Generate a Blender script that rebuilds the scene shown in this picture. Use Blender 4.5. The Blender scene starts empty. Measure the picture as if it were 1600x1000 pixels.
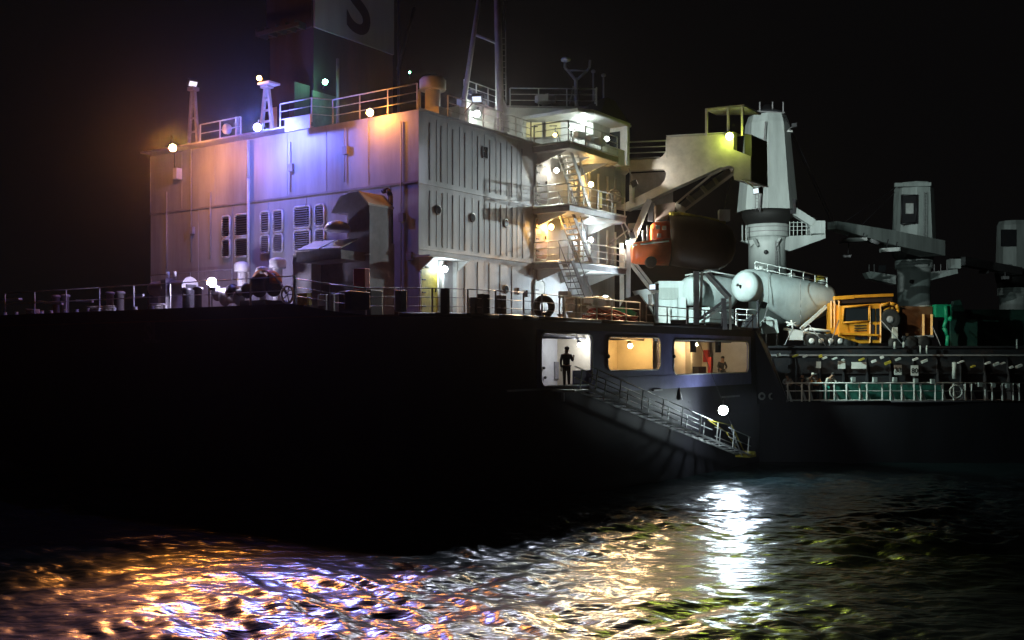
import bpy, bmesh, math, random
import numpy as np
from mathutils import Vector, Matrix
random.seed(7)
sc = bpy.context.scene
COL = sc.collection

# ---------------------------------------------------------------- camera, world, exposure
CAM_Z = 7.0
F = 1640.0                      # focal length in pixels of the 1600 wide photograph
HOR = 555.0                     # horizon row
cam_data = bpy.data.cameras.new('camera')
cam = bpy.data.objects.new('camera', cam_data); COL.objects.link(cam)
cam.location = (0, 0, CAM_Z); cam.rotation_euler = (math.radians(90), 0, 0)
cam_data.sensor_width = 36; cam_data.lens = F/1600*36
cam_data.shift_y = (HOR-500)/1600
cam_data.clip_end = 8000; cam_data.clip_start = 0.1
sc.camera = cam

world = bpy.data.worlds.new('World'); sc.world = world; world.use_nodes = True
wn = world.node_tree.nodes; wl = world.node_tree.links
bg = wn['Background']
sky = wn.new('ShaderNodeTexSky'); sky.sky_type = 'NISHITA'; sky.sun_disc = False
sky.sun_elevation = math.radians(-6); sky.sun_rotation = math.radians(200)
hsv = wn.new('ShaderNodeMixRGB'); hsv.inputs[0].default_value = 0.12     # overcast night: the sky glow is nearly neutral
hsv.inputs[1].default_value = (0.024, 0.022, 0.023, 1)
wl.new(sky.outputs[0], hsv.inputs[2]); wl.new(hsv.outputs[0], bg.inputs[0])
bg.inputs[1].default_value = 0.11

sc.view_settings.view_transform = 'Standard'; sc.view_settings.look = 'None'
sc.view_settings.exposure = 0; sc.view_settings.gamma = 1
sc.view_settings.use_curve_mapping = False
sc.cycles.use_denoising = True
try: sc.cycles.denoiser = 'OPENIMAGEDENOISE'
except Exception: pass
sc.cycles.max_bounces = 5; sc.cycles.diffuse_bounces = 3; sc.cycles.glossy_bounces = 3
sc.cycles.sample_clamp_indirect = 4; sc.cycles.caustics_reflective = False; sc.cycles.caustics_refractive = False
sc.cycles.use_light_tree = True
sc.cycles.volume_bounces = 0; sc.cycles.volume_step_rate = 4

# ---------------------------------------------------------------- ship frame
ANG = math.radians(35.03)
A = Vector((math.sin(ANG), math.cos(ANG), 0))         # forward along the ship
N = Vector((math.cos(ANG), -math.sin(ANG), 0))        # to starboard
UP = Vector((0, 0, 1))
P0 = Vector((-4.0, 45.0, 0))                          # starboard aft corner of the deckhouse
def W(s, o, z=0.0): return P0 + A*s + N*o + UP*z
NP0 = N.dot(P0); AP0 = A.dot(P0)
def tn(px): return (px-800.0)/F
def d_o(px, o): return (NP0+o)/(N.x*tn(px)+N.y)       # depth where a column of the picture meets the plane o
def d_s(px, s): return (AP0+s)/(A.x*tn(px)+A.y)
def so(px, o):
    t = d_o(px, o); return A.dot(Vector((tn(px)*t, t, 0)))-AP0
def os_(px, s):
    t = d_s(px, s); return N.dot(Vector((tn(px)*t, t, 0)))-NP0
def zz(py, t): return CAM_Z+(HOR-py)/F*t
def Pp(px, py, t): return Vector((tn(px)*t, t, zz(py, t)))
def Po(px, py, o): return Pp(px, py, d_o(px, o))
def Ps(px, py, s): return Pp(px, py, d_s(px, s))

# ---------------------------------------------------------------- materials
MATS = {}
def lin(c): return tuple((x/255/12.92 if x/255 <= 0.04045 else ((x/255+0.055)/1.055)**2.4) for x in c)
def mat(name, col, rough=0.55, metal=0.0, var=0.25, scale=1.5, rust=0.0, bump=0.15, bscale=3.0, emit=None, estr=0.0, streak=False, spec=0.5, rustcol=(0.16, 0.055, 0.02)):
    if name in MATS: return MATS[name]
    m = bpy.data.materials.new(name); m.use_nodes = True
    nt = m.node_tree; nd = nt.nodes; lk = nt.links; b = nd['Principled BSDF']
    b.inputs['Roughness'].default_value = rough; b.inputs['Metallic'].default_value = metal
    b.inputs['Specular IOR Level'].default_value = spec
    geo = nd.new('ShaderNodeNewGeometry')
    mp = nd.new('ShaderNodeMapping'); lk.new(geo.outputs['Position'], mp.inputs[0])
    if streak: mp.inputs['Scale'].default_value = (1, 1, 0.16)
    nz = nd.new('ShaderNodeTexNoise'); nz.inputs['Scale'].default_value = scale; nz.inputs['Detail'].default_value = 6; nz.inputs['Roughness'].default_value = 0.65
    lk.new(mp.outputs[0], nz.inputs['Vector'])
    mr = nd.new('ShaderNodeMapRange'); mr.inputs['From Min'].default_value = 0.3; mr.inputs['From Max'].default_value = 0.7
    mr.inputs['To Min'].default_value = 1-var; mr.inputs['To Max'].default_value = 1+var*0.3
    lk.new(nz.outputs[0], mr.inputs[0])
    mul = nd.new('ShaderNodeVectorMath'); mul.operation = 'SCALE'; mul.inputs[0].default_value = col[:3]
    lk.new(mr.outputs[0], mul.inputs['Scale'])
    out = mul.outputs[0]
    if rust > 0:
        n2 = nd.new('ShaderNodeTexNoise'); n2.inputs['Scale'].default_value = scale*0.7; n2.inputs['Detail'].default_value = 9; n2.inputs['Roughness'].default_value = 0.7
        lk.new(mp.outputs[0], n2.inputs['Vector'])
        m2 = nd.new('ShaderNodeMapRange'); m2.inputs['From Min'].default_value = 0.56; m2.inputs['From Max'].default_value = 0.72; m2.inputs['To Max'].default_value = rust
        lk.new(n2.outputs[0], m2.inputs[0])
        mx = nd.new('ShaderNodeMixRGB'); mx.inputs[2].default_value = (*rustcol, 1)
        lk.new(m2.outputs[0], mx.inputs[0]); lk.new(out, mx.inputs[1]); out = mx.outputs[0]
    lk.new(out, b.inputs['Base Color'])
    if bump > 0:
        n3 = nd.new('ShaderNodeTexNoise'); n3.inputs['Scale'].default_value = bscale; n3.inputs['Detail'].default_value = 3
        lk.new(geo.outputs['Position'], n3.inputs['Vector'])
        bp = nd.new('ShaderNodeBump'); bp.inputs['Strength'].default_value = bump; bp.inputs['Distance'].default_value = 0.06
        lk.new(n3.outputs[0], bp.inputs['Height']); lk.new(bp.outputs[0], b.inputs['Normal'])
    if emit:
        b.inputs['Emission Color'].default_value = (*emit, 1); b.inputs['Emission Strength'].default_value = estr
    MATS[name] = m; return m

M_HULL = mat('hull_paint', (0.022, 0.021, 0.030), 0.6, var=0.4, scale=0.5, rust=0.35, bump=0.3, bscale=0.5, streak=True, rustcol=(0.05, 0.03, 0.025))
M_DECK = mat('deck_paint', (0.10, 0.05, 0.04), 0.7, var=0.4, rust=0.6)
M_PLATE = mat('blue_grey_plate', (0.17, 0.17, 0.37), 0.5, var=0.3, rust=0.25, scale=1.2)
M_WALL = mat('house_paint', (0.43, 0.43, 0.445), 0.5, var=0.45, scale=0.6, rust=0.36, bump=0.35, bscale=0.9, streak=True, rustcol=(0.26, 0.17, 0.12))
M_RIB = mat('rib_shade_paint', (0.30, 0.31, 0.32), 0.55, var=0.3, rust=0.3)  # darker grey puts the shadows of the wall ribs into the paint
M_WHITE = mat('white_paint', (0.68, 0.69, 0.67), 0.45, var=0.22, scale=1.6, rust=0.25)
M_TANK = mat('tank_white', (0.62, 0.68, 0.68), 0.4, var=0.3, scale=1.2, rust=0.12, streak=True, rustcol=(0.12, 0.13, 0.16))
M_CREAM = mat('cream_paint', (0.64, 0.61, 0.54), 0.5, var=0.3, rust=0.2)
M_CRANE = mat('crane_paint', (0.52, 0.57, 0.55), 0.5, var=0.42, scale=0.6, rust=0.2, streak=True, rustcol=(0.12, 0.10, 0.08))
M_GREY = mat('grey_paint', (0.30, 0.29, 0.30), 0.55, var=0.35, rust=0.3)
M_RAIL = mat('rail_paint', (0.55, 0.55, 0.53), 0.5, var=0.3, scale=4, rust=0.4)
M_DARK = mat('dark_steel', (0.03, 0.03, 0.035), 0.5, var=0.4, rust=0.4)
M_BLACK = mat('black_rubber', (0.012, 0.012, 0.012), 0.7, var=0.3)
M_FUN = mat('funnel_paint', (0.05, 0.05, 0.055), 0.6, var=0.4, scale=0.8, rust=0.2, streak=True)
M_FUNW = mat('funnel_white', (0.36, 0.36, 0.36), 0.6, var=0.2, scale=0.8, rust=0.1, streak=True)
M_ORANGE = mat('boat_orange', (0.75, 0.11, 0.02), 0.4, var=0.25, scale=2)
M_BED = mat('truck_bed', (0.20, 0.09, 0.04), 0.6, var=0.5, scale=2, rust=0.4)
M_BROWN = mat('boat_shade_brown', (0.035, 0.018, 0.012), 0.6, var=0.4, scale=2)  # near-black brown that stands for shade on the lifeboat body
M_YEL = mat('truck_yellow', (0.85, 0.36, 0.03), 0.4, var=0.3, scale=2, rust=0.25)
M_YEL2 = mat('door_yellow', (0.50, 0.40, 0.05), 0.5, var=0.5, scale=4, rust=0.7, rustcol=(0.12, 0.10, 0.03))
M_GREEN = mat('green_paint', (0.01, 0.32, 0.16), 0.45, var=0.3)
M_DGREEN = mat('dull_green', (0.015, 0.06, 0.045), 0.6, var=0.5)
M_NET = mat('green_net', (0.02, 0.16, 0.12), 0.8, var=0.7, scale=3)
M_GLASS = mat('dark_glass', (0.02, 0.025, 0.03), 0.12, var=0.1, bump=0)
M_RED = mat('red_paint', (0.45, 0.03, 0.02), 0.5, var=0.3)
M_REDW = mat('hose_red', (0.35, 0.07, 0.05), 0.7, var=0.6, scale=6)
M_SKIN = mat('skin', (0.30, 0.16, 0.10), 0.6, var=0.1, bump=0)
M_CLOTHD = mat('dark_cloth', (0.03, 0.03, 0.035), 0.85, var=0.3, scale=8)
M_CLOTHL = mat('pale_cloth', (0.42, 0.40, 0.36), 0.85, var=0.3, scale=8)
M_CLOTHO = mat('orange_cloth', (0.5, 0.16, 0.04), 0.85, var=0.3, scale=8)
M_CLOTHG = mat('teal_cloth', (0.02, 0.30, 0.22), 0.85, var=0.3, scale=8)
M_INWARM = mat('cabin_cream', (0.70, 0.62, 0.48), 0.5, var=0.15, scale=1.0, rust=0.1)
M_INWHITE = mat('cabin_white', (0.66, 0.66, 0.66), 0.5, var=0.2, scale=1.2, rust=0.15)
M_WIN = mat('lit_window', (0.4, 0.38, 0.25), 0.3, var=0.3, scale=2.0, bump=0, emit=(0.75, 0.70, 0.30), estr=0.45)

# ---------------------------------------------------------------- mesh helper
class MB:
    def __init__(s): s.v = []; s.f = []; s.sm = []
    def add(s, vs, fs, smooth=False):
        k = len(s.v); s.v += [tuple(v) for v in vs]; s.f += [tuple(i+k for i in f) for f in fs]; s.sm += [smooth]*len(fs); return s
    def obox(s, c, ax, ay, az):
        c = Vector(c); vs = [c+ax*i+ay*j+az*k for i in (-1, 1) for j in (-1, 1) for k in (-1, 1)]
        return s.add(vs, [(0, 1, 3, 2), (4, 6, 7, 5), (0, 4, 5, 1), (2, 3, 7, 6), (0, 2, 6, 4), (1, 5, 7, 3)])
    def box(s, s0, s1, o0, o1, z0, z1):           # in ship coordinates
        return s.obox(W((s0+s1)/2, (o0+o1)/2, (z0+z1)/2), A*(s1-s0)/2, N*(o1-o0)/2, UP*(z1-z0)/2)
    def wbox(s, c, w, d, h):                      # world aligned, c = bottom centre
        return s.obox(Vector(c)+UP*h/2, Vector((w/2, 0, 0)), Vector((0, d/2, 0)), UP*h/2)
    def sbox(s, c, l, w, h):                      # ship aligned, c = bottom centre, l along ship
        return s.obox(Vector(c)+UP*h/2, A*l/2, N*w/2, UP*h/2)
    def prism(s, pts, ext):
        n = len(pts); ext = Vector(ext); pts = [Vector(p) for p in pts]
        return s.add(pts+[p+ext for p in pts], [tuple(range(n))[::-1], tuple(range(n, 2*n))]+[(i, (i+1) % n, (i+1) % n+n, i+n) for i in range(n)])
    def tube(s, p, q, r, r2=None, n=8, smooth=True):
        p = Vector(p); q = Vector(q); r2 = r if r2 is None else r2
        d = (q-p).normalized(); u = d.orthogonal().normalized(); v = d.cross(u)
        vs = [p+(u*math.cos(a)+v*math.sin(a))*r for a in [2*math.pi*i/n for i in range(n)]]+[q+(u*math.cos(a)+v*math.sin(a))*r2 for a in [2*math.pi*i/n for i in range(n)]]
        k = len(s.v)
        s.add(vs, [(i, (i+1) % n, (i+1) % n+n, i+n) for i in range(n)], smooth)
        s.f += [tuple(range(k, k+n))[::-1], tuple(range(k+n, k+2*n))]; s.sm += [False, False]; return s
    def bar(s, p, q, w, h=None, up=UP):
        p = Vector(p); q = Vector(q); h = w if h is None else h
        d = q-p; u = d.normalized(); x = u.cross(up)
        if x.length < 1e-3: x = u.cross(N)
        x.normalize(); y = x.cross(u).normalized()
        return s.obox((p+q)/2, d/2, x*w/2, y*h/2)
    def path(s, pts, r, n=6):
        for a, b in zip(pts[:-1], pts[1:]): s.tube(a, b, r, n=n)
        return s
    def ring(s, c, axis, R, r, n=20, m=8, a0=0, a1=2*math.pi):
        c = Vector(c); ax = Vector(axis).normalized(); u = ax.orthogonal().normalized(); v = ax.cross(u)
        full = abs(a1-a0-2*math.pi) < 1e-3; cnt = n if full else n+1
        vs = []
        for i in range(cnt):
            a = a0+(a1-a0)*i/n; d = u*math.cos(a)+v*math.sin(a)
            for j in range(m):
                b = 2*math.pi*j/m; vs.append(c+d*(R+r*math.cos(b))+ax*r*math.sin(b))
        fs = []
        for i in range(n):
            i2 = (i+1) % cnt
            for j in range(m): fs.append((i*m+j, i2*m+j, i2*m+(j+1) % m, i*m+(j+1) % m))
        return s.add(vs, fs, True)
    def lathe(s, c, axis, prof, n=16, smooth=True, sx=1.0):
        c = Vector(c); ax = Vector(axis).normalized(); u = ax.orthogonal().normalized() if abs(ax.z) < 0.9 else Vector((1, 0, 0)); v = ax.cross(u)
        vs = []
        for r, h in prof:
            for i in range(n):
                a = 2*math.pi*i/n; vs.append(c+ax*h+(u*math.cos(a)+v*math.sin(a))*r)
        fs = []
        for k in range(len(prof)-1):
            for i in range(n): fs.append((k*n+i, k*n+(i+1) % n, (k+1)*n+(i+1) % n, (k+1)*n+i))
        k0 = len(s.v); s.add(vs, fs, smooth)
        s.f += [tuple(range(k0, k0+n))[::-1], tuple(range(k0+(len(prof)-1)*n, k0+len(prof)*n))]; s.sm += [False, False]; return s
    def sphere(s, c, r, n=12, m=8, sz=1.0):
        prof = [(max(1e-3, r*math.sin(math.pi*i/m)), -r*sz*math.cos(math.pi*i/m)) for i in range(m+1)]
        return s.lathe(c, UP, prof, n)
    def loft(s, rings, closed=True, caps=True, smooth=True):
        n = len(rings[0]); k0 = len(s.v); vs = [p for r in rings for p in r]; fs = []
        for k in range(len(rings)-1):
            for i in range(n if closed else n-1): fs.append((k*n+i, k*n+(i+1) % n, (k+1)*n+(i+1) % n, (k+1)*n+i))
        s.add(vs, fs, smooth)
        if caps: s.f += [tuple(range(k0, k0+n))[::-1], tuple(range(k0+(len(rings)-1)*n, k0+len(rings)*n))]; s.sm += [False, False]
        return s
    def build(s, name, m, parent=None, label=None, cat=None, group=None, kind=None, bevel=0.0):
        off = Vector((0, 0, 0))
        if parent is not None: off = ROOT[parent.name]
        else:
            a = np.array(s.v); off = Vector(((a[:, 0].min()+a[:, 0].max())/2, (a[:, 1].min()+a[:, 1].max())/2, a[:, 2].min()))
        me = bpy.data.meshes.new(name); me.from_pydata([tuple(Vector(v)-off) for v in s.v], [], s.f)
        me.polygons.foreach_set('use_smooth', s.sm); me.materials.append(m); me.update()
        o = bpy.data.objects.new(name, me); COL.objects.link(o)
        if parent is None: o.location = off
        else: o.parent = parent
        ROOT[o.name] = off
        tag(o, label, cat, group, kind)
        if bevel > 0:
            b = o.modifiers.new('bevel', 'BEVEL'); b.width = bevel; b.segments = 2; b.limit_method = 'ANGLE'
        return o
ROOT = {}
def tag(o, label=None, cat=None, group=None, kind=None):
    for k, v in (('label', label), ('category', cat), ('group', group), ('kind', kind)):
        if v: o[k] = v
def thing(name, label, cat, loc, group=None):
    o = bpy.data.objects.new(name, None); COL.objects.link(o); o.location = loc; o.empty_display_size = 0.3
    ROOT[o.name] = Vector(loc); tag(o, label, cat, group); return o
def dup(root, loc, label=None, group=None, rotz=None):
    r = root.copy(); COL.objects.link(r); r.location = loc
    if label: r['label'] = label
    if group: r['group'] = group
    if rotz is not None: r.rotation_euler.z = rotz
    for ch in list(root.children):
        c = ch.copy(); COL.objects.link(c); c.parent = r
        for g in list(ch.children):
            d = g.copy(); COL.objects.link(d); d.parent = c
    return r
def rrect(u0, u1, v0, v1, r, k=4):               # rounded rectangle in (u, v)
    pts = []
    for cx, cy, a0 in ((u1-r, v1-r, 0), (u0+r, v1-r, 90), (u0+r, v0+r, 180), (u1-r, v0+r, 270)):
        for i in range(k+1):
            a = math.radians(a0+90*i/k); pts.append((cx+r*math.cos(a), cy+r*math.sin(a)))
    return pts
def holed(mb, outer, inner, r, f, ext):
    """a flat cell with a rounded hole; f(u, v) gives the point, ext the thickness"""
    k = 4; U0, U1, V0, V1 = outer; p = rrect(*inner, r, k); ext = Vector(ext)
    corner = [(U1, V1), (U0, V1), (U0, V0), (U1, V0)]
    vs = [f(*q) for q in p]+[f(*q) for q in corner]; n = len(p); m = n+4
    fs = []
    for c in range(4):
        for i in range(k): fs.append((c*(k+1)+i, c*(k+1)+i+1, n+c))
        fs.append((c*(k+1)+k, ((c+1) % 4)*(k+1), n+(c+1) % 4, n+c))
    vs2 = [Vector(v)+ext for v in vs]
    fs2 = [tuple(i+m for i in g[::-1]) for g in fs]
    rim = [(i, (i+1) % n, (i+1) % n+m, i+m) for i in range(n)]+[(n+i, n+(i+1) % 4, n+(i+1) % 4+m, n+i+m) for i in range(4)]
    mb.add(vs+vs2, fs+fs2+rim)
def text_mesh(txt, size, name, m, parent, origin, right, up, out, label=None, thick=0.02):
    cu = bpy.data.curves.new('letters', 'FONT'); cu.body = txt; cu.size = size; cu.extrude = thick/2; cu.offset = size*0.02
    cu.align_x = 'CENTER'
    tmp = bpy.data.objects.new('tmp', cu); COL.objects.link(tmp)
    dg = bpy.context.evaluated_depsgraph_get(); me = bpy.data.meshes.new_from_object(tmp.evaluated_get(dg))
    bpy.data.objects.remove(tmp)
    off = ROOT[parent.name]
    for v in me.vertices:
        c = v.co.copy(); v.co = Vector(origin)+Vector(right)*c.x+Vector(up)*c.y+Vector(out)*c.z-off
    me.materials.clear(); me.materials.append(m)
    o = bpy.data.objects.new(name, me); COL.objects.link(o); o.parent = parent; ROOT[o.name] = off
    if label: o['label'] = label
    return o
# ---------------------------------------------------------------- lamps
def emat(name, col, strength):
    m = bpy.data.materials.new(name); m.use_nodes = True
    b = m.node_tree.nodes['Principled BSDF']; b.inputs['Base Color'].default_value = (0.1, 0.1, 0.1, 1)
    b.inputs['Emission Color'].default_value = (*col, 1); b.inputs['Emission Strength'].default_value = strength
    return m
def lamp(p, col, watts, label, r=0.13, mount=None, look='bulkhead', group=None, sea=0, aim=None, cone=120, scol=None):
    """a lamp that gives off its own light: glowing globe, collar and bracket"""
    p = Vector(p); mount = Vector(mount) if mount is not None else p+UP*0.35
    t = thing('deck_lamp', label, 'lamp', p, group)
    L = watts/(math.pi*4*math.pi*r*r)
    MB().sphere(p, r, 12, 8).build('globe', emat('lamp_glow', col, L), t)
    d = (mount-p).normalized()
    MB().lathe(p+d*r*0.95, d, [(r*0.75, 0), (r*0.95, 0.03), (r*0.95, 0.10), (r*0.5, 0.16)], 12).build('collar', M_DARK, t)
    if (mount-p).length > r+0.2: MB().tube(p+d*(r+0.1), mount, 0.03, n=6).build('bracket', M_GREY, t)
    if sea:                                        # spot beam added beside the globe to make the reflections on the water
        d2 = (Vector(aim)-p).normalized()
        li = bpy.data.lights.new('beam', 'SPOT'); li.energy = sea; li.color = scol or col; li.spot_size = math.radians(cone); li.spot_blend = 0.7; li.shadow_soft_size = 0.8
        lo = bpy.data.objects.new('beam', li); COL.objects.link(lo); lo.parent = t; lo.location = d2*(r+0.32)
        lo.rotation_euler = d2.to_track_quat('-Z', 'Y').to_euler()
    return t
def added_flood(p, target, col, watts, label, angle=70, size=0.15, mount=None, blend=0.6):
    """a boxed floodlight: put in to brighten its target, with a spot in front of its glass"""
    p = Vector(p); target = Vector(target); d = (target-p).normalized()
    t = thing('added_floodlight', label, 'added_floodlight', p)
    x = d.cross(UP).normalized(); y = x.cross(d).normalized()
    MB().obox(p-d*0.16, d*0.12, x*0.24, y*0.17).build('housing', M_DARK, t)
    MB().obox(p-d*0.03, d*0.01, x*0.2, y*0.13).build('glass', emat('added_flood_glow', col, 1.2), t)
    MB().tube(p-d*0.2, Vector(mount) if mount is not None else p-d*0.2-UP*0.5, 0.035, n=6).build('bracket', M_GREY, t)
    li = bpy.data.lights.new('beam', 'SPOT'); li.energy = watts; li.color = col; li.spot_size = math.radians(angle); li.spot_blend = blend; li.shadow_soft_size = size
    lo = bpy.data.objects.new('beam', li); COL.objects.link(lo); lo.parent = t; lo.location = d*0.05
    lo.rotation_euler = d.to_track_quat('-Z', 'Y').to_euler()
    return t
def railing(pts, label, h=1.0, rails=3, spacing=1.5, m=None, name='deck_railing', group=None, r=0.028, base=None):
    m = m or M_RAIL
    pts = [Vector(p) for p in pts]; t = thing(name, label, 'railing', pts[0], group)
    for k in range(1, rails+1):
        zz_ = h*k/rails; b = MB(); b.path([p+UP*zz_ for p in pts], r if k == rails else r*0.7, 6); b.build('rail', m, t)
    for a, b_ in zip(pts[:-1], pts[1:]):
        n = max(1, round((b_-a).length/spacing))
        for i in range(n+(1 if b_ is pts[-1] else 0)):
            q = a.lerp(b_, i/n); MB().bar(q, q+UP*h, 0.05, 0.05).build('post', m, t)
    return t
# ================================================================ WATER
def make_water():
    def lines(lo, hi, c0, c1, step, grow):
        mid = list(np.arange(c0, c1, step)); up_ = []; x = c1; st = step
        while x < hi: up_.append(x); st *= grow; x += st
        up_.append(hi); dn = []; x = c0-step; st = step
        while x > lo: dn.append(x); st *= grow; x -= st
        dn.append(lo); return np.array(dn[::-1]+mid+up_)
    xs = lines(-3500, 3500, -22, 25, 0.09, 1.06); ys = lines(-3500, 3500, 22, 46, 0.09, 1.03)
    X, Y = np.meshgrid(xs, ys); rng = np.random.RandomState(3); Z = np.zeros_like(X)
    gx = np.gradient(xs); gy = np.gradient(ys); G = np.maximum(gx[None, :], gy[:, None])
    wx = X+0.5*np.sin(0.37*Y+0.6)+0.3*np.sin(0.9*Y+0.3*X); wy = Y+0.5*np.sin(0.31*X+1.1)+0.25*np.sin(0.8*X-0.5*Y)
    env = 0.8+0.5*np.sin(0.23*X+0.17*Y+1)*np.sin(0.19*Y-0.11*X)+0.25*np.sin(0.5*X-0.33*Y)
    for i in range(56):
        lam = 0.36*(12.0**(i/55.0)); k = 2*math.pi/lam
        th = math.radians(82)+rng.normal()*0.60            # crests roughly along the picture
        amp = WAVE*0.0085*lam**0.9/(1+0.10*lam)
        fade = np.clip(lam/(3.2*G)-0.6, 0, 1)
        ph = k*(wx*math.cos(th)+wy*math.sin(th))+rng.uniform(0, 6.28)
        sh = np.sin(ph); Z += amp*fade*(sh+0.25*np.cos(2*ph))*env
    Z *= np.clip(1.25-np.hypot(X, Y)/500, 0, 1)
    me = bpy.data.meshes.new('water'); ny, nx = X.shape
    me.vertices.add(nx*ny); me.vertices.foreach_set('co', np.stack([X, Y, Z], -1).astype(np.float32).ravel())
    idx = np.arange(nx*ny).reshape(ny, nx); q = np.stack([idx[:-1, :-1], idx[:-1, 1:], idx[1:, 1:], idx[1:, :-1]], -1).reshape(-1, 4)
    me.loops.add(q.size); me.loops.foreach_set('vertex_index', q.ravel().astype(np.int32))
    me.polygons.add(len(q)); me.polygons.foreach_set('loop_start', np.arange(0, q.size, 4, dtype=np.int32))
    me.polygons.foreach_set('use_smooth', np.ones(len(q), bool)); me.update(); me.validate()
    m = bpy.data.materials.new('sea_water'); m.use_nodes = True; nt = m.node_tree; nd = nt.nodes; lk = nt.links; b = nd['Principled BSDF']
    b.inputs['Base Color'].default_value = (0.006, 0.012, 0.013, 1); b.inputs['Roughness'].default_value = WROUGH; b.inputs['IOR'].default_value = 1.34
    b.inputs['Specular IOR Level'].default_value = 0.5
    geo = nd.new('ShaderNodeNewGeometry'); mp = nd.new('ShaderNodeMapping'); mp.inputs['Scale'].default_value = (0.55, 1.7, 1); lk.new(geo.outputs['Position'], mp.inputs[0])
    n1 = nd.new('ShaderNodeTexNoise'); n1.inputs['Scale'].default_value = 3.0; n1.inputs['Detail'].default_value = 4; n1.inputs['Distortion'].default_value = 0.25; lk.new(mp.outputs[0], n1.inputs['Vector'])
    n2 = nd.new('ShaderNodeTexNoise'); n2.inputs['Scale'].default_value = 0.9; n2.inputs['Detail'].default_value = 2; n2.inputs['Distortion'].default_value = 0.3; lk.new(mp.outputs[0], n2.inputs['Vector'])
    b1 = nd.new('ShaderNodeBump'); b1.inputs['Strength'].default_value = 1; b1.inputs['Distance'].default_value = 0.16*WBUMP; n1.inputs['Detail'].default_value = 2; lk.new(n1.outputs[0], b1.inputs['Height'])
    b2 = nd.new('ShaderNodeBump'); b2.inputs['Strength'].default_value = 1; b2.inputs['Distance'].default_value = 0.35*WBUMP; lk.new(n2.outputs[0], b2.inputs['Height'])
    lk.new(b2.outputs[0], b1.inputs['Normal']); lk.new(b1.outputs[0], b.inputs['Normal'])
    me.materials.append(m); o = bpy.data.objects.new('water', me); COL.objects.link(o); o.location.z = WATER_Z; o['kind'] = 'structure'
    o['label'] = 'dark choppy sea water reflecting the coloured ship lights'
WAVE = 1.0; WROUGH = 0.25; WBUMP = 0.30; WATER_Z = 0.75
make_water()

# ================================================================ SHIP HULL
OS = 5.6                                          # starboard shell plane
ship = thing('cargo_ship', 'big dark hulled cargo ship lying stern to the left on the water', 'ship', W(5, -9.25, 0))
S1, S2, S3 = so(845, OS)-0.3, so(1170, OS)+0.3, so(1187, OS)
tail = [S1, S1+5, S1+10, S1+16, S2, S3]
LV = {
 8.5: [(-6.2, -9.25), (-6.2, -6), (-6.2, -3), (-6.2, -1.2), (-6.1, 0.6), (-5.8, 2.2), (-5.2, 3.4), (-4.3, 4.4), (-3.1, 5.1), (-1.8, 5.45), (-0.4, 5.6)],
 8.06: [(-6.19, -9.25), (-6.19, -6), (-6.19, -3), (-6.19, -1.2), (-6.09, 0.6), (-5.79, 2.2), (-5.19, 3.4), (-4.29, 4.4), (-3.1, 5.1), (-1.8, 5.45), (-0.4, 5.6)],
 5.6: [(-6.15, -9.25), (-6.15, -6), (-6.15, -3), (-6.15, -1.6), (-6.0, 0.1), (-5.6, 1.7), (-4.9, 3.0), (-3.9, 4.0), (-2.8, 4.8), (-1.6, 5.3), (-0.4, 5.5)],
 3.2: [(-6.0, -9.25), (-6.0, -6.5), (-5.9, -4), (-5.8, -2.3), (-5.5, -0.6), (-4.9, 1.0), (-4.1, 2.3), (-3.2, 3.3), (-2.2, 4.1), (-1.2, 4.7), (-0.2, 5.1)],
 1.4: [(-5.0, -9.25), (-5.0, -8), (-4.8, -6.6), (-4.5, -5), (-4.1, -3.6), (-3.6, -2.2), (-3.0, -0.9), (-2.3, 0.3), (-1.5, 1.4), (-0.7, 2.3), (0.0, 3.0)],
 0.0: [(-2.0, -9.25), (-2.0, -9.1), (-1.9, -8.6), (-1.7, -8.0), (-1.5, -7.2), (-1.2, -6.2), (-0.9, -5.2), (-0.6, -4.2), (-0.3, -3.2), (-0.1, -2.3), (0.2, -1.5)],
 -1.5: [(0, -9.25), (0, -9.2), (0, -9.0), (.05, -8.7), (.1, -8.2), (.15, -7.6), (.2, -6.8), (.25, -5.9), (.3, -5), (.35, -4.2), (0.4, -3.4)]}
def sheer(s, o): return 0.5*min(1, max(0, (1.8-o)/3.0))*min(1, max(0, -s/5))
to = {8.5: [OS]*6, 8.06: [OS]*6, 5.6: [OS]*6, 3.2: [5.5, OS, OS, OS, OS, OS], 1.4: [4.0, 5.1, 5.5, OS, OS, OS], 0.0: [0.3, 2.9, 4.6, 5.5, OS, OS], -1.5: [-2.5, 1.5, 4, 5.3, OS, OS]}
for z in LV:
    ex = list(zip(tail, to[z]))
    if z <= 0: ex[0] = (max(ex[0][0], 0.9), ex[0][1])
    LV[z] = LV[z]+ex
zs = [8.5, 8.06, 5.6, 3.2, 1.4, 0.0, -1.5]
hb = MB(); nP = len(LV[8.5]); grid = {}
def full(z):
    st = LV[z]; port = [(s, -30-o) for s, o in st[1:]][::-1]
    return [W(s, o, z+(sheer(s, max(o, -30-o)) if z > 8 else 0)) for s, o in port+st]
rings = [full(z) for z in zs]; nR = len(rings[0]); vs = [p for r in rings for p in r]; fs = []
for k in range(len(zs)-1):
    for i in range(nR-1):
        if k == 1 and nR-6 <= i < nR-2: continue       # the open side between the stern and the main deck
        fs.append((k*nR+i, k*nR+i+1, (k+1)*nR+i+1, (k+1)*nR+i))
hb.add(vs, fs, True)
hb.build('stern_shell', M_HULL, ship)
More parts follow.
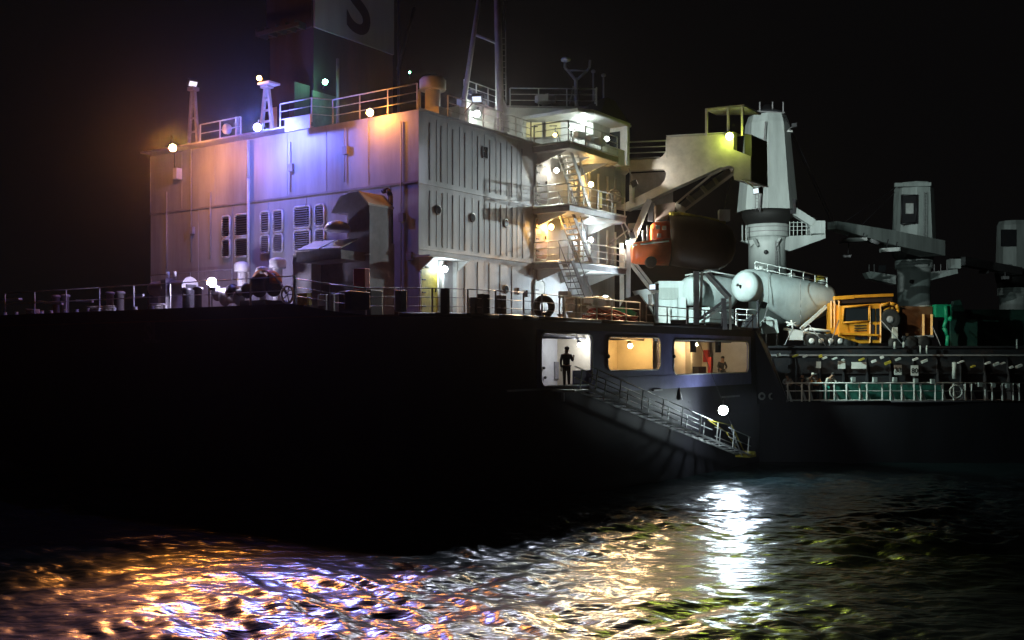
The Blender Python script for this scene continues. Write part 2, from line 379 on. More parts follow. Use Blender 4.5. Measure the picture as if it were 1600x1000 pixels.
# belting and fender bar along the shell
g = MB(); g.path([p+N*0.04 for p in rings[0][nP+5:]], 0.09, 6); g.build('sheer_strake', M_HULL, ship)
MB().bar(W(so(790, OS), OS+0.05, 5.62), W(so(900, OS), OS+0.05, 5.62), 0.06, 0.08).build('shell_ledge', M_RIB, ship)
for z in (7.2, 4.6, 3.9):
    MB().bar(W(S1-0.2 if z > 5.6 else S1+14, OS+0.01, z), W(0.2 if z > 5.6 else S3, OS+0.01, z), 0.02, 0.03).build('weld_seam', M_HULL, ship)
# forward shell and main deck
MD = 4.3
edge = [W(S3, OS), Vector((15.2, 61.75, 0)), Vector((16.2, 61.45, 0)), Vector((18, 61.15, 0)), Vector((22, 61.0, 0)), Vector((31, 61.0, 0)), Vector((46, 62, 0)), Vector((66, 67, 0)), Vector((92, 90, 0)), W(165, -2), W(182, -9.25), W(165, -30), W(60, -35.5), W(S3, -35.6)]
f = MB(); f.loft([[p+UP*z for p in edge] for z in (-1.5, 0, 2.2, MD)], closed=False, caps=False, smooth=True); f.build('forward_shell', M_HULL, ship)
MB().prism([p+UP*(MD-0.06) for p in edge], (0, 0, 0.05)).build('main_deck', M_DECK, ship)
g = MB(); g.path([p+UP*(MD) for p in edge[:8]], 0.06, 6); g.build('deck_edge', M_HULL, ship)
# poop deck slab and the bulkhead where it ends
pd = [W(s, o, 8.44) for s, o in [(s, -30-o) for s, o in LV[8.5][1:]][::-1]+LV[8.5]]
MB().prism([p for p in pd], (0, 0, 0.05)).build('poop_deck', M_DECK, ship)
MB().box(-5.9, -0.1, -34.0, -0.8, 8.5, 8.95).build('mooring_platform', M_DECK, ship)
MB().box(S3-0.15, S3, -35.4, OS-0.1, MD, 8.4).build('break_bulkhead', M_DARK, ship)
wp = [Po(1180, 517, OS), Po(1188, 524, OS), Po(1197, 541, OS+0.02), Pp(1230, 628, 61.0), Pp(1186, 632, 61.2)]
MB().prism([p+N*0.03 for p in wp], N*-0.14).build('sloping_bulwark', M_HULL, ship)
MB().path([p+N*0.0 for p in wp[1:4]], 0.07, 6).build('bulwark_cap', M_GREY, ship)

# ---- open side gallery: plates with rounded openings
def fpl(o): return lambda s, z: W(s, o, z)
sA0, sA1, sB0, sB1, sC0, sC1 = [so(p, OS) for p in (845, 925, 949, 1031, 1052, 1169)]
cells = [((S1, (sA1+sB0)/2, 5.6, 8.06), (sA0, sA1, 5.72, 7.92), 0.32), (((sA1+sB0)/2, (sB1+sC0)/2, 5.6, 8.06), (sB0, sB1, 6.30, 7.84), 0.30), (((sB1+sC0)/2, S2, 5.6, 8.06), (sC0, sC1, 6.02, 7.78), 0.32)]
for (out, inn, r) in cells:
    mb = MB(); holed(mb, out, inn, r, fpl(OS), N*-0.09); mb.build('side_plate', M_PLATE, ship)
    q = [W(u, OS+0.02, v) for u, v in rrect(*inn, r, 5)]; mb = MB(); mb.path(q+[q[0]], 0.035, 6); mb.build('opening_rim', M_WHITE, ship)
MB().box(so(897, OS), sA1, OS-0.08, OS-0.02, 5.72, 6.35).build('side_plate', M_PLATE, ship)
MB().box(sA1-0.3, S2, OS+0.003, OS+0.03, 5.35, 6.0).build('side_plate', M_PLATE, ship)
gi = 3.0
MB().box(S1, S2, gi-0.1, OS-0.1, 5.50, 5.60).build('gallery_floor', M_DECK, ship)
MB().box(S1, S2, gi-0.1, OS-0.1, 8.0, 8.08).build('gallery_ceiling', M_INWHITE, ship)
MB().box(S1, sA1+1.28, gi-0.1, gi, 5.6, 8.0).build('gallery_wall', M_INWHITE, ship)
MB().box(sA1+1.28, sB1+0.4, gi-0.1, gi, 5.6, 8.0).build('gallery_wall', M_INWARM, ship)
MB().box(sB1+0.4, S2, gi-0.1, gi, 5.6, 8.0).build('gallery_wall', M_INWARM, ship)
MB().box(S1-0.1, S1, gi, OS-0.1, 5.6, 8.0).build('gallery_partition', M_INWHITE, ship)
MB().box(S2, S2+0.1, gi, OS-0.1, 5.6, 8.0).build('gallery_partition', M_INWHITE, ship)
MB().box(sA1+1.25, sA1+1.33, gi, OS-0.5, 5.6, 8.0).build('gallery_partition', M_INWARM, ship)
MB().box(sB1+0.4, sB1+0.48, gi, OS-0.6, 5.6, 8.0).build('gallery_partition', M_INWARM, ship)
for px in (968, 990, 1012, 1024): # pilasters on the warm wall
    s = so(px, gi); MB().box(s-0.04, s+0.04, gi, gi+0.10, 5.6, 8.0).build('wall_stiffener', M_INWARM, ship)
for px in (1072, 1098, 1140, 1158):
    s = so(px, gi); MB().box(s-0.10, s+0.10, gi, gi+0.35, 5.6, 7.95).build('wall_stiffener', M_INWARM, ship)
for z, o in ((7.83, 4.0), (7.76, 4.5), (7.9, 3.5)):
    MB().tube(W(S1+1, o, z), W(S2-0.3, o, z), 0.05).build('ceiling_pipe', M_GREY, ship)
for px, w in ((1083, 0.16), (1122, 0.16)):
    s = so(px, 5.2); MB().box(s-w, s+w, 5.1, 5.3, 7.15, 7.85).build('hanging_locker', M_BLACK, ship)
s = so(1105, 3.3); MB().box(s-0.13, s+0.13, 3.1, 3.4, 6.6, 7.3).build('hose_cabinet', M_RED, ship)
s = so(1110, 4.0); MB().box(s-0.11, s+0.11, 3.9, 4.1, 5.6, 6.9).build('pump_post', M_RED, ship)
s = so(870, gi); MB().box(s-0.25, s+0.25, gi, gi+0.08, 5.9, 6.7).build('wall_box', M_GREY, ship)
s = so(1080, gi)
MB().box(s-0.5, s+0.5, gi+0.2, gi+0.7, 5.6, 6.35).build('gallery_bench', M_DARK, ship)
for px, py in ((850, 575), (852, 590), (975, 560), (1020, 565)):
    MB().sphere(Po(px, py, gi+0.08), 0.07, 8, 5).build('wall_fitting', M_DARK, ship)
for px in (950, 1053): MB().sphere(Po(px, 557, OS+0.02), 0.10, 8, 5).build('latch', M_BLACK, ship)
# marks and scuppers on the shell
for px in (1190, 1206):
    c = Pp(px, 619, 61.2)-Vector((0, 0.06, 0)); MB().ring(c, (0.2, -1, 0), 0.17, 0.06, 14, 6).build('load_mark', M_WHITE, ship)
MB().box(so(1127, OS), so(1155, OS), OS+0.02, OS+0.05, 4.66, 4.76).build('draught_plate', M_GREY, ship)
MB().box(so(1018, OS), so(1032, OS), OS+0.03, OS+0.12, 5.28, 5.36).build('shell_step', M_WHITE, ship)
mb = MB(); c = Po(1062, 617, OS+0.05); mb.lathe(c, UP, [(0.16, -0.25), (0.02, 0.35)], 6); mb.build('shell_fairing', M_GREY, ship)
M_LETT = mat('faded_letters', (0.075, 0.072, 0.078), 0.7, var=0.6, scale=3, bump=0)
text_mesh('SL', 1.25, 'name_letters', M_LETT, ship, W(-6.22, os_(238, -6.2), zz(535, d_s(238, -6.2))), N, UP, -A, 'faded pale letters SL of the name on the stern')

# ================================================================ DECKHOUSE
ZT = 17.55; LEN = 17.0
house = thing('deckhouse', 'tall pale grey accommodation block with ribbed side and louvred aft wall', 'deckhouse', W(8, -9, 8.5))
MB().box(0, LEN, -18.5, 0, 8.48, ZT).build('wall', M_WALL, house)
# ledges at deck levels
for z in (11.55, 14.38):
    MB().box(-0.05, LEN, 0, 0.045, z, z+0.10).build('deck_ledge', M_WALL, house)
MB().box(-0.05, 0, -18.5, 0.045, 14.42, 14.50).build('weld_ledge', M_GREY, house)
MB().box(-0.07, LEN, 0, 0.08, ZT-0.06, ZT+0.05).build('roof_edge', M_WALL, house)
MB().box(-0.80, 0.0, os_(240, 0), os_(490, 0), ZT-0.02, ZT+0.06).build('roof_ledge', M_GREY, house)
MB().box(-0.9, -0.81, os_(445, -0.9), os_(484, -0.9), ZT-0.25, ZT+0.35).build('ledge_apron', M_CREAM, house)
# ribs
for k, (z0, z1, pxs) in enumerate(((14.62, 17.1, (672, 690, 708, 727, 747, 766, 783, 800, 815)), (11.75, 14.15, (672, 692, 708, 727, 749, 766, 783, 801, 817)), (8.6, 11.3, (727, 747, 765, 782, 800)))):
    for px in pxs:
        s = so(px, 0); MB().box(s-0.05, s+0.05, 0, 0.028, z0, z1).build('stiffener', M_RIB, house)
for i, px in enumerate((682, 699, 718, 738, 757, 775, 792, 808)):    # welded seams of the shell plating
    for z0, z1 in ((14.62, 17.3), (11.75, 14.2)):
        s = so(px, 0); MB().box(s-0.012, s+0.012, 0, 0.014, z0, z1).build('plate_seam', M_RIB, house)
# portholes
def porthole(px, py, r, lit=False):
    c = Po(px, py, 0.02)
    f_ = MB().lathe(c, N, [(r*1.25, -0.02), (r*1.25, 0.05), (r, 0.06)], 14).build('porthole', M_RIB, house)
    MB().lathe(c+N*0.05, N, [(r, 0), (r*0.99, 0.015)], 14).build('glass', M_GLASS, f_)
for px, py in ((684, 328), (738, 340), (790, 349), (790, 452)): porthole(px, py, 0.17)
s = so(757, 0); w = MB().box(s-0.2, s+0.2, 0, 0.06, zz(248, d_o(757, 0)), zz(229, d_o(757, 0))).build('window', M_RIB, house)
MB().box(s-0.16, s+0.16, 0.06, 0.07, zz(247, d_o(757, 0)), zz(230, d_o(757, 0))).build('glass', M_GLASS, w)
for px, py in ((810, 455), (823, 459), (828, 425)): 
    s = so(px, 0); z = zz(py, d_o(px, 0)); MB().box(s-0.1, s+0.1, 0, 0.12, z-0.16, z+0.16).build('junction_box', M_GREY, house)
# doors on the side
def door(px0, px1, z0, h, m, fr=M_WHITE, o=0.0, label=None):
    a0, a1 = so(px0, o), so(px1, o)
    d = MB().prism([W(u, o+0.05, v) for u, v in rrect(a0, a1, z0, z0+h, 0.2)], N*0.05).build('door', m, house, label=label)
    q = [W(u, o+0.06, v) for u, v in rrect(a0-0.05, a1+0.05, z0-0.05, z0+h+0.05, 0.24)]
    MB().path(q+[q[0]], 0.045, 6).build('frame', fr, d)
    MB().bar(W(a1-0.15, o+0.13, z0+1.0), W(a1-0.15, o+0.13, z0+1.15), 0.05, 0.05).build('handle', M_DARK, d)
    for k in (0.35, 0.95, 1.5): MB().bar(W(a0+0.02, o+0.12, z0+k), W(a0+0.25, o+0.12, z0+k), 0.04, 0.05).build('dog', M_DARK, d)
door(836, 853, 14.62, 1.85, M_GREY, label='grey steel door on the upper balcony')
door(835, 852, 11.85, 1.95, mat('pink_grey', (0.45, 0.34, 0.32), 0.5, rust=0.5, scale=3), label='pinkish grey door on the middle balcony')
door(834, 848, 8.75, 1.95, M_CREAM, label='lit cream door at poop deck level')
door(656, 681, 8.75, 2.0, M_YEL2, label='rusty yellow door near the house corner')
# entrance canopy and pilasters near the aft corner
c0, c1 = so(652, 0), so(714, 0)
MB().box(c0-0.25, c1, 0, 0.9, 11.18, 11.25).build('canopy', M_WHITE, house)
for s in (c0+0.1, c1-0.2): MB().prism([W(s, 0, 11.18), W(s, 0.85, 11.18), W(s, 0, 10.6)], A*0.05).build('canopy_bracket', M_WHITE, house)
for px in (686, 709): s = so(px, 0); MB().box(s-0.07, s+0.07, 0, 0.22, 8.5, 11.15).build('pilaster', M_WHITE, house)
# louvres on the aft wall
for (x0, x1, ys) in ((348.5, 360.5, ((338, 371), (374, 402))), (369, 390, ((335, 369), (372, 401))), (409, 422, ((331, 364), (368, 396))), (428.5, 443, ((329, 362), (366, 394))), (461, 486, ((323, 356), (360, 392))), (494, 508, ((320, 353), (358, 388)))):
    for y0, y1 in ys:
        o0, o1 = os_(x0, 0), os_(x1, 0); t = d_s((x0+x1)/2, 0); z1, z0 = zz(y0, t), zz(y1, t)
        q = [W(-0.06, u, v) for u, v in rrect(o0, o1, z0, z1, 0.13)]
        lv = MB().prism([W(-0.012, u, v) for u, v in rrect(o0, o1, z0, z1, 0.12)], A*0.01).build('louvre', M_BLACK, house)
        MB().path(q+[q[0]], 0.055, 6).build('frame', M_WHITE, lv)
        n = 8; me0 = None
        for k in range(n):
            z = z0+0.06+(z1-z0-0.12)*(k+0.5)/n
            MB().obox(W(-0.07, (o0+o1)/2, z), N*((o1-o0)/2-0.03), A*0.045+UP*0.03, UP*0.010-A*0.006).build('slat', M_GREY if x0 > 400 else M_DARK, lv)
# drain pipe, cables on the aft wall
o = os_(391, 0)
MB().path([W(-0.12, o, ZT-0.1), W(-0.12, o, 15.6), W(-0.12, o-0.0, 10.2)], 0.075, 8).build('drain_pipe', M_WHITE, house)
o = os_(283, 0); MB().box(-0.4, -0.05, o-0.15, o+0.15, zz(281, d_s(283, 0)), zz(264, d_s(283, 0))).build('junction_box', M_CREAM, house)
MB().tube(W(-0.4, o, zz(264, d_s(283, 0))), W(-0.4, o, ZT-0.2), 0.04).build('conduit', M_DARK, house)
for px, y0, y1, r_ in ((300, 225, 410, 0.03), (330, 300, 405, 0.025), (455, 222, 300, 0.03), (540, 200, 285, 0.025), (628, 190, 470, 0.03), (262, 300, 420, 0.025)):
    t_ = d_s(px, 0); o = os_(px, 0); MB().tube(W(-0.06, o, zz(y0, t_)), W(-0.06, o, zz(y1, t_)), r_, n=6).build('cable_pipe', M_WALL, house)
for px, py in ((300, 360), (540, 235), (455, 262), (628, 340), (640, 400)):
    p_ = Ps(px, py, -0.06); MB().obox(p_, A*0.08, N*0.14, UP*0.18).build('junction_box', M_GREY, house)
for k in range(7):
    o = -1.6-k*2.6; MB().box(-0.02, 0, o-0.008, o+0.008, 8.9, 14.38).build('plate_seam', M_WALL, house); MB().box(-0.02, 0, o-1.3-0.008, o-1.3+0.008, 14.55, 17.5).build('plate_seam', M_WALL, house)
# balconies on the starboard side
ps0, ps1 = so(832, 0), so(978, 2.17)
for z, e in ((17.40, ps1-0.8), (14.35, ps1), (11.60, ps1)):
    pts = [(ps0, 0.0), (ps0, 2.17), (e, 2.17), (e+0.6, 1.6), (e+0.6, 0.0)]
    b = MB().prism([W(s, o, z-0.32) for s, o in pts], UP*0.32).build('balcony', M_GREY, house)
    MB().path([W(s, o, z-0.02) for s, o in pts[:4]], 0.05, 6).build('kerb', M_WHITE, b)
    for s in (ps0+0.4, ps0+2.6, e-0.3): MB().prism([W(s, 0, z-0.33), W(s, 1.8, z-0.33), W(s, 0, z-0.9)], A*0.05).build('bracket', M_WHITE, b)
    MB().prism([W(s, o, z-0.335) for s, o in [(ps0+0.05, 0.06), (ps0+0.05, 2.1), (e, 2.1), (e, 0.06)]], UP*0.012).build('soffit', M_WHITE, b)
# vertical ribs on the wall behind the balconies
for z0, z1 in ((11.7, 13.9), (14.5, 16.9)):
    for px in (905, 920, 934, 948, 960): s = so(px, 0); MB().box(s-0.05, s+0.05, 0, 0.10, z0, z1).build('stiffener', M_CREAM, house)
s = so(936, 0); w = MB().box(s-0.22, s+0.22, 0.0, 0.08, 15.0, 16.0).build('window', M_DARK, house); MB().box(s-0.16, s+0.16, 0.08, 0.1, 15.08, 15.92).build('pane', M_WIN, w)
# balcony railings
for z, e, lb in ((17.40, ps1-0.8, 'railing round the top balcony below the wheelhouse'), (14.35, ps1, 'railing round the middle balcony'), (11.60, ps1, 'railing round the lowest balcony over the poop deck')):
    railing([W(ps0, 0.1, z), W(ps0, 2.1, z), W(e, 2.1, z)], lb, 1.0, 3, 1.4, M_RAIL, group='balcony railings')
# stairs outside
def stair(name, p, q, width, n, label, m=M_WHITE, rails=True):
    p = Vector(p); q = Vector(q); t = thing(name, label, 'stairs', q); w = width/2
    for sg in (-1, 1):
        MB().bar(p+N*w*sg, q+N*w*sg, 0.05, 0.22).build('stringer', m, t)
        if rails:
            MB().bar(p+N*w*sg+UP*0.9, q+N*w*sg+UP*0.9, 0.04, 0.04).build('handrail', m, t)
            for k in (0.05, 0.5, 0.95): c = p.lerp(q, k)+N*w*sg; MB().bar(c, c+UP*0.9, 0.035).build('post', m, t)
    for k in range(n): c = p.lerp(q, (k+0.5)/n); MB().obox(c, A*0.12, N*w, UP*0.02).build('tread', m, t)
    return t
stair('outside_stairs', W(so(880, 1.2), 1.2, 17.3), W(so(913, 1.2), 1.2, 14.4), 0.75, 11, 'steep white stairs from the top balcony to the middle one')
stair('outside_stairs', W(so(882, 1.2), 1.2, 14.3), W(so(915, 1.2), 1.2, 11.65), 0.75, 10, 'steep white stairs from the middle balcony to the lowest one', M_GREY)
stair('outside_stairs', W(so(880, 2.6), 2.7, 11.5), W(so(918, 2.6), 2.7, 8.6), 0.75, 10, 'stairs from the lowest balcony down to the poop deck', M_GREY)
stair('inner_ladder', W(so(893, 3.6), 3.6, 7.9), W(so(917, 3.6), 3.6, 5.7), 0.6, 9, 'steep ladder inside the leftmost lit side opening', M_GREY)
# ================================================================ CASING BEHIND THE HOUSE (left of corner)
cs = -2.5
def cp(px, py, s=cs): return Ps(px, py, s)
cas = thing('vent_casing', 'tall grey ventilation casing with hooded top against the aft wall', 'ventilation casing', cp(560, 480))
c_pts = [(517, 333), (531, 307), (547, 301), (562, 299), (577, 318), (577, 333)]
MB().prism([cp(*p) for p in c_pts], A*1.35).build('hood', M_GREY, cas)
MB().prism([cp(*p) for p in ((544, 333), (577.5, 333), (577.5, 450), (544, 450))], A*1.35).build('duct', M_GREY, cas)
lowz = 8.5
MB().prism([Vector((p.x, p.y, p.z)) for p in (cp(487, 378, cs+0.05), cp(545, 374, cs+0.05), cp(578.5, 376, cs+0.05))]+[W(cs+0.05, os_(578.5, cs+0.05), lowz), W(cs+0.05, os_(487, cs+0.05), lowz)], A*1.5).build('lower_casing', M_GREY, cas)
ca, cb_ = cp(562, 298.5), cp(577.5, 317.5)
MB().prism([ca-A*0.08, cb_-A*0.08, cb_-A*0.08-UP*0.08, ca-A*0.08-UP*0.08], A*1.6).build('hood_top', M_CREAM, cas)
MB().bar(cp(517, 404, cs-0.05), cp(578, 397, cs-0.05), 0.06, 0.05).build('ledge', M_WHITE, cas)
MB().path([Ps(598, 299, -1.0), Ps(606, 297, -1.0), Ps(610, 306, -1.0), Ps(611, 420, -1.0)], 0.11, 8).build('goose_pipe', M_BLACK, cas)
MB().lathe(Ps(527, 358, cs-0.5), UP, [(0.55, -0.1), (0.55, 0.05), (0.4, 0.25), (0.1, 0.36)], 14).build('vent_cap', M_WHITE, cas)
# box with two sloped lids
bx = thing('skylight_box', 'grey overhanging box with two pale sloped lids on the casing', 'skylight box', cp(500, 400, -3.6))
sB = -3.9
p1, p2, p3, p4 = [cp(*p, sB) for p in ((463, 394), (463, 410), (533, 404), (533, 390))]
MB().prism([p1, p2, p3, p4], A*1.5).build('body', M_GREY, bx)
for x0, x1 in ((464, 497), (500, 532)):
    q1, q2 = cp(x0, 392.5-(x0-463)*0.06, sB), cp(x1, 392.5-(x1-463)*0.06, sB)
    MB().prism([q1, q2, q2+A*1.0+UP*0.45, q1+A*1.0+UP*0.45], UP*0.05).build('lid', M_WHITE, bx)
# white cabinet and small ventilators on the poop
wc = [Ps(457, 397, -3.0), Ps(487, 394, -3.0)]
MB().prism([wc[0], wc[1], Vector((wc[1].x, wc[1].y, 8.95)), Vector((wc[0].x, wc[0].y, 8.95))], A*0.9).build('deck_cabinet', M_WHITE, label='plain white cabinet on the poop under the sloped lids', cat='cabinet', bevel=0.03)
def vent(px, py, s, r, lb):
    b = Ps(px, py, s); t = thing('mushroom_vent', lb, 'ventilator', Vector((b.x, b.y, 8.95)), 'ventilators on the poop')
    MB().tube(Vector((b.x, b.y, 8.95)), b-UP*0.1, r*0.55, n=12).build('trunk', M_WHITE, t)
    MB().lathe(b, UP, [(r*0.95, -0.32), (r, -0.28), (r, 0), (r*0.8, 0.1), (r*0.3, 0.16)], 14).build('cap', M_WHITE, t)
vent(378, 414, -2.0, 0.36, 'left mushroom ventilator beside the poop winch')
vent(410, 422, -3.6, 0.30, 'lowest mushroom ventilator, right beside the orange brake hood')
vent(434, 408, -2.2, 0.38, 'right mushroom ventilator beside the white cabinet')
# signs / crates low by the casing
for i, (px, py, w, m, lb) in enumerate(((476, 466, 0.55, M_YEL2, 'small yellow notice board standing at the rail under the white cabinet'), (507, 468, 0.45, M_WHITE, 'left pale crate at the foot of the casing'), (520, 468, 0.35, M_CLOTHL, 'middle pale crate at the foot of the casing'), (533, 468, 0.4, M_WHITE, 'right pale crate at the foot of the casing'), (565, 436, 0.6, M_RED, 'dark red locker on the face of the casing'))):
    p = Ps(px, py, -4.6 if i else -5.0)
    MB().sbox(Vector((p.x, p.y, 8.5)) if i < 4 else p-UP*0.4, 0.3, w, max(0.5, p.z-8.3) if i < 4 else 0.8).build('notice_board' if i == 0 else ('deck_crate' if i < 4 else 'fire_locker'), m, label=lb, cat=('board', 'crate', 'crate', 'crate', 'locker')[i], bevel=0.02)
MB().box(-4.9, -4.2, os_(540, -4.5), os_(590, -4.5), 8.5, 9.5).build('rope_bin', M_DARK, label='low dark steel bin on the poop below the casing', cat='bin', bevel=0.03)

# ================================================================ MOORING GEAR ON THE POOP
def winch(px, py, s, R, L, lb, m=M_GREY):
    c = Ps(px, py, s); t = thing('mooring_winch', lb, 'winch', Vector((c.x, c.y, 8.95)), 'mooring winches on the poop')
    for k, sg in enumerate((-1, 1)):
        MB().lathe(c+N*sg*(L*0.5), N, [(R*0.3, -L*0.42), (R*0.8, -L*0.42), (R*0.85, -L*0.36), (R*0.8, L*0.36), (R*1.15, L*0.38), (R*1.15, L*0.42)], 18).build('drum', m, t)
        MB().sbox(Vector((c.x, c.y, 8.95))+N*sg*L*0.95, 0.5, 0.14, c.z-8.95+0.1).build('pedestal', M_DARK, t)
    MB().sbox(Vector((c.x, c.y, 8.95)), 0.9, 0.35, c.z-8.95+R*0.9).build('gearbox', M_GREY, t)
    for dx in (-0.25, 0.25): MB().tube(c+N*dx+UP*R, c+N*dx+UP*(R+0.35), 0.07).build('lever', M_WHITE, t)
    return t
winch(268, 450, -4.3, 0.40, 1.45, 'long grey winch with two drums at the left of the poop')
t = thing('rope_winch', 'mooring winch with an orange brake hood beside a spoked wheel', 'winch', Vector(W(-4.2, os_(417, -4.2), 8.95)))
c = Ps(416, 446, -4.2)
MB().loft([[c+(N*math.cos(a_)+UP*math.sin(a_))*r_+A*w_ for r_, w_ in ((0.50, -0.28), (0.66, -0.28), (0.66, 0.28), (0.50, 0.28))] for a_ in [math.pi*(0.04+0.92*i/16) for i in range(17)]]).build('brake_hood', mat('hood_orange', (0.65, 0.22, 0.04), 0.5, rust=0.3), t)
MB().lathe(c-N*0.5, N, [(0.45, 0), (0.5, 0.05), (0.3, 0.1), (0.3, 0.9), (0.5, 0.95), (0.45, 1.0)], 18).build('drum', M_DARK, t)
MB().path([c+Vector(q) for q in ((-0.2, -0.2, 0.55), (0.3, -0.3, 0.45), (0.7, -0.4, 0.05), (0.95, -0.5, -0.35))], 0.06).build('mooring_rope', M_CLOTHL, t)
MB().ring(Ps(449, 460, -4.9), A, 0.34, 0.05, 20, 6).build('handwheel', M_WHITE, t)
for k in range(5):
    a = k*2*math.pi/5; q = Ps(449, 460, -4.9); MB().tube(q, q+(N*math.cos(a)+UP*math.sin(a))*0.34, 0.025).build('spoke', M_GREY, t)
MB().sbox(W(-4.2, os_(417, -4.2)-0.2, 8.95), 1.2, 1.6, 0.35).build('bedplate', M_DARK, t)
for i, (px, py) in enumerate(((350, 458), (375, 455), (362, 466))):
    c = Ps(px, py, -4.5); MB().lathe(c-N*0.5, N, [(0.3, 0), (0.34, 0.06), (0.22, 0.1), (0.22, 0.9), (0.34, 0.95), (0.3, 1.0)], 14).build('cable_reel', (M_GREY, M_DARK, M_GREY)[i], label=('left', 'upper right', 'lowest')[i]+' cable reel in the pile beside the bright poop lamp', cat='reel')
# fairlead rollers and bollards along the stern edge
edgeS = LV[8.5]
for i, px in enumerate((8, 26, 66, 80, 102, 120, 138, 155, 178, 212, 238, 258)):
    s = -6.0; o = os_(px, s)
    p = W(s, o, 9.0)
    MB().lathe(p+UP*0.0, UP, [(0.10, 0), (0.09, 0.05), (0.07, 0.10), (0.10, 0.15)], 10).build('fairlead_roller', M_WHITE, label=('first', 'second', 'third', 'fourth', 'fifth', 'sixth', 'seventh', 'eighth', 'ninth', 'tenth', 'eleventh', 'twelfth')[i]+' small pale roller from the left along the stern edge', cat='roller', group='rollers along the stern edge')
def bollard(p, lb, m=M_DARK, h=0.75, r=0.16):
    t = thing('bollard_pair', lb, 'bollard', p, 'bollards on the poop'); p = Vector(p)
    MB().sbox(p, 0.5, 1.3, 0.1).build('base', m, t)
    for sg in (-1, 1): MB().lathe(p+N*0.4*sg+UP*0.1, UP, [(r, 0), (r, h), (r*1.35, h+0.02), (r*1.35, h+0.1), (r*0.9, h+0.14)], 12).build('post', m, t)
bollard(W(-5.4, os_(95, -5.4), 8.95), 'pair of grey bollards near the left end of the stern edge', M_GREY)
bollard(W(-5.4, os_(180, -5.4), 8.95), 'pair of rusty bollards left of the long poop winch', M_GREY)
bollard(W(-5.3, os_(300, -5.3), 8.95), 'pair of dark bollards in front of the long poop winch')
MB().box(-5.9, -5.7, os_(2, -5.8), os_(32, -5.8), 9.75, 9.85).build('gangway_bar', M_WHITE, label='white bar on legs at the far left of the stern', cat='bar')
for i, (x0, x1, y) in enumerate(((60, 98, 471), (200, 224, 463), (120, 145, 470))):
    MB().bar(Ps(x0, y, -5.6), Ps(x1, y+(4, -2, 1)[i], -5.6), 0.10, 0.10).build('mooring_beam', M_WHITE, label=('long', 'short', 'middle')[i]+' pale steel beam lying in the clutter at the stern edge', cat='beam')
for i, (px, r_) in enumerate(((52, .3), (150, .35), (172, .3), (246, .3))):
    mb = MB(); c = W(-5.6, os_(px, -5.6), 9.0)
    for k in range(4): mb.ring(c+UP*0.08*k+Vector((random.uniform(-.04, .04), 0, 0)), UP+Vector((random.uniform(-.1, .1), 0, 0)), r_, 0.045, 16, 6)
    mb.build('rope_coil', M_CLOTHL, label=('first', 'second', 'third', 'fourth')[i]+' coil of pale rope from the left along the stern edge', cat='rope', group=None)
railing([W(-6.0, -22, 9.0), W(-6.0, -14, 9.0), W(-6.0, -1.2, 8.98)], 'railing along the stern edge with wide gaps', 1.1, 2, 2.4, M_RAIL, r=0.022)
railing([W(-6.0, -1.2, 8.98), W(-5.95, 0.6, 8.7), W(-5.6, 2.15, 8.5), W(-5.05, 3.3, 8.5), W(-4.2, 4.2, 8.5), W(-3, 4.95, 8.5), W(-1.7, 5.3, 8.5), W(0, 5.45, 8.5), W(4, 5.45, 8.5), W(so(880, 5.45), 5.45, 8.5)], 'long thin railing round the stern quarter and poop side', 1.0, 3, 1.55, M_GREY, r=0.02)
railing([W(-1.1, os_(236, -1.1), 10.6), W(-1.1, os_(362, -1.1), 10.6)], 'thin handrail low on the left of the aft wall', 0.5, 1, 3, M_GREY, r=0.02)
# posts, tyre, boxes on the starboard poop side
for i, (px, h_, w_) in enumerate(((697, 0.95, 0.2), (741, 0.7, 0.16), (757, 0.85, 0.45), (784, 0.85, 0.38), (560, 0.6, 0.9), (628, 0.75, 0.3))):
    s = so(px, 5.1); MB().box(s-w_/2, s+w_/2, 4.9, 5.2, 8.5, 8.5+h_).build('deck_post' if w_ < 0.3 else 'deck_box', (M_BLACK, M_DARK, M_BLACK, M_BLACK, M_DARK, M_GREY)[i],
        label=('black leaning post on the poop in front of the lit door', 'thin dark post on the poop between the posts and boxes', 'larger black box standing at the poop rail', 'smaller black box right of the larger one at the poop rail', 'wide dark box at the rail below the casing', 'grey locker at the rail below the house corner')[i], cat='post' if w_ < 0.3 else 'box', bevel=0.02)
mb = MB(); c = W(so(850, 5.0), 5.0, 9.02); mb.ring(c, N*0.9-A*0.5, 0.36, 0.15, 24, 8); mb.build('tyre_fender', M_BLACK, label='black tyre standing upright at the poop rail', cat='tyre')
# life raft canister, hose pile, tarpaulin
t = thing('life_raft', 'white life raft canister on a cradle beside the red hose pile', 'life raft', W(so(930, 4.2), 4.2, 8.5))
c = Po(932, 475, 4.2)
MB().lathe(c-N*0.75, N, [(0.1, 0), (0.30, 0.06), (0.34, 0.2), (0.34, 0.72), (0.37, 0.74), (0.37, 0.80), (0.34, 0.82), (0.34, 1.3), (0.30, 1.44), (0.1, 1.5)], 18).build('canister', M_WHITE, t)
for sg in (-0.4, 0.4): MB().sbox(Vector((c.x, c.y, 8.5))+N*sg, 0.5, 0.08, c.z-8.5-0.1).build('cradle', M_WHITE, t)
mb = MB(); rr = random.Random(5)
for k in range(26):
    c = W(so(rr.uniform(928, 978), 4.6), 4.6+rr.uniform(-.3, .3), 8.6+rr.uniform(0, 0.45)); mb.ring(c, (rr.uniform(-.4, .4), rr.uniform(-.4, .4), 1), rr.uniform(.2, .45), 0.055, 14, 6)
mb.build('hose_pile', M_REDW, label='tangled heap of reddish hoses at the poop rail', cat='hose pile')
mb = MB()
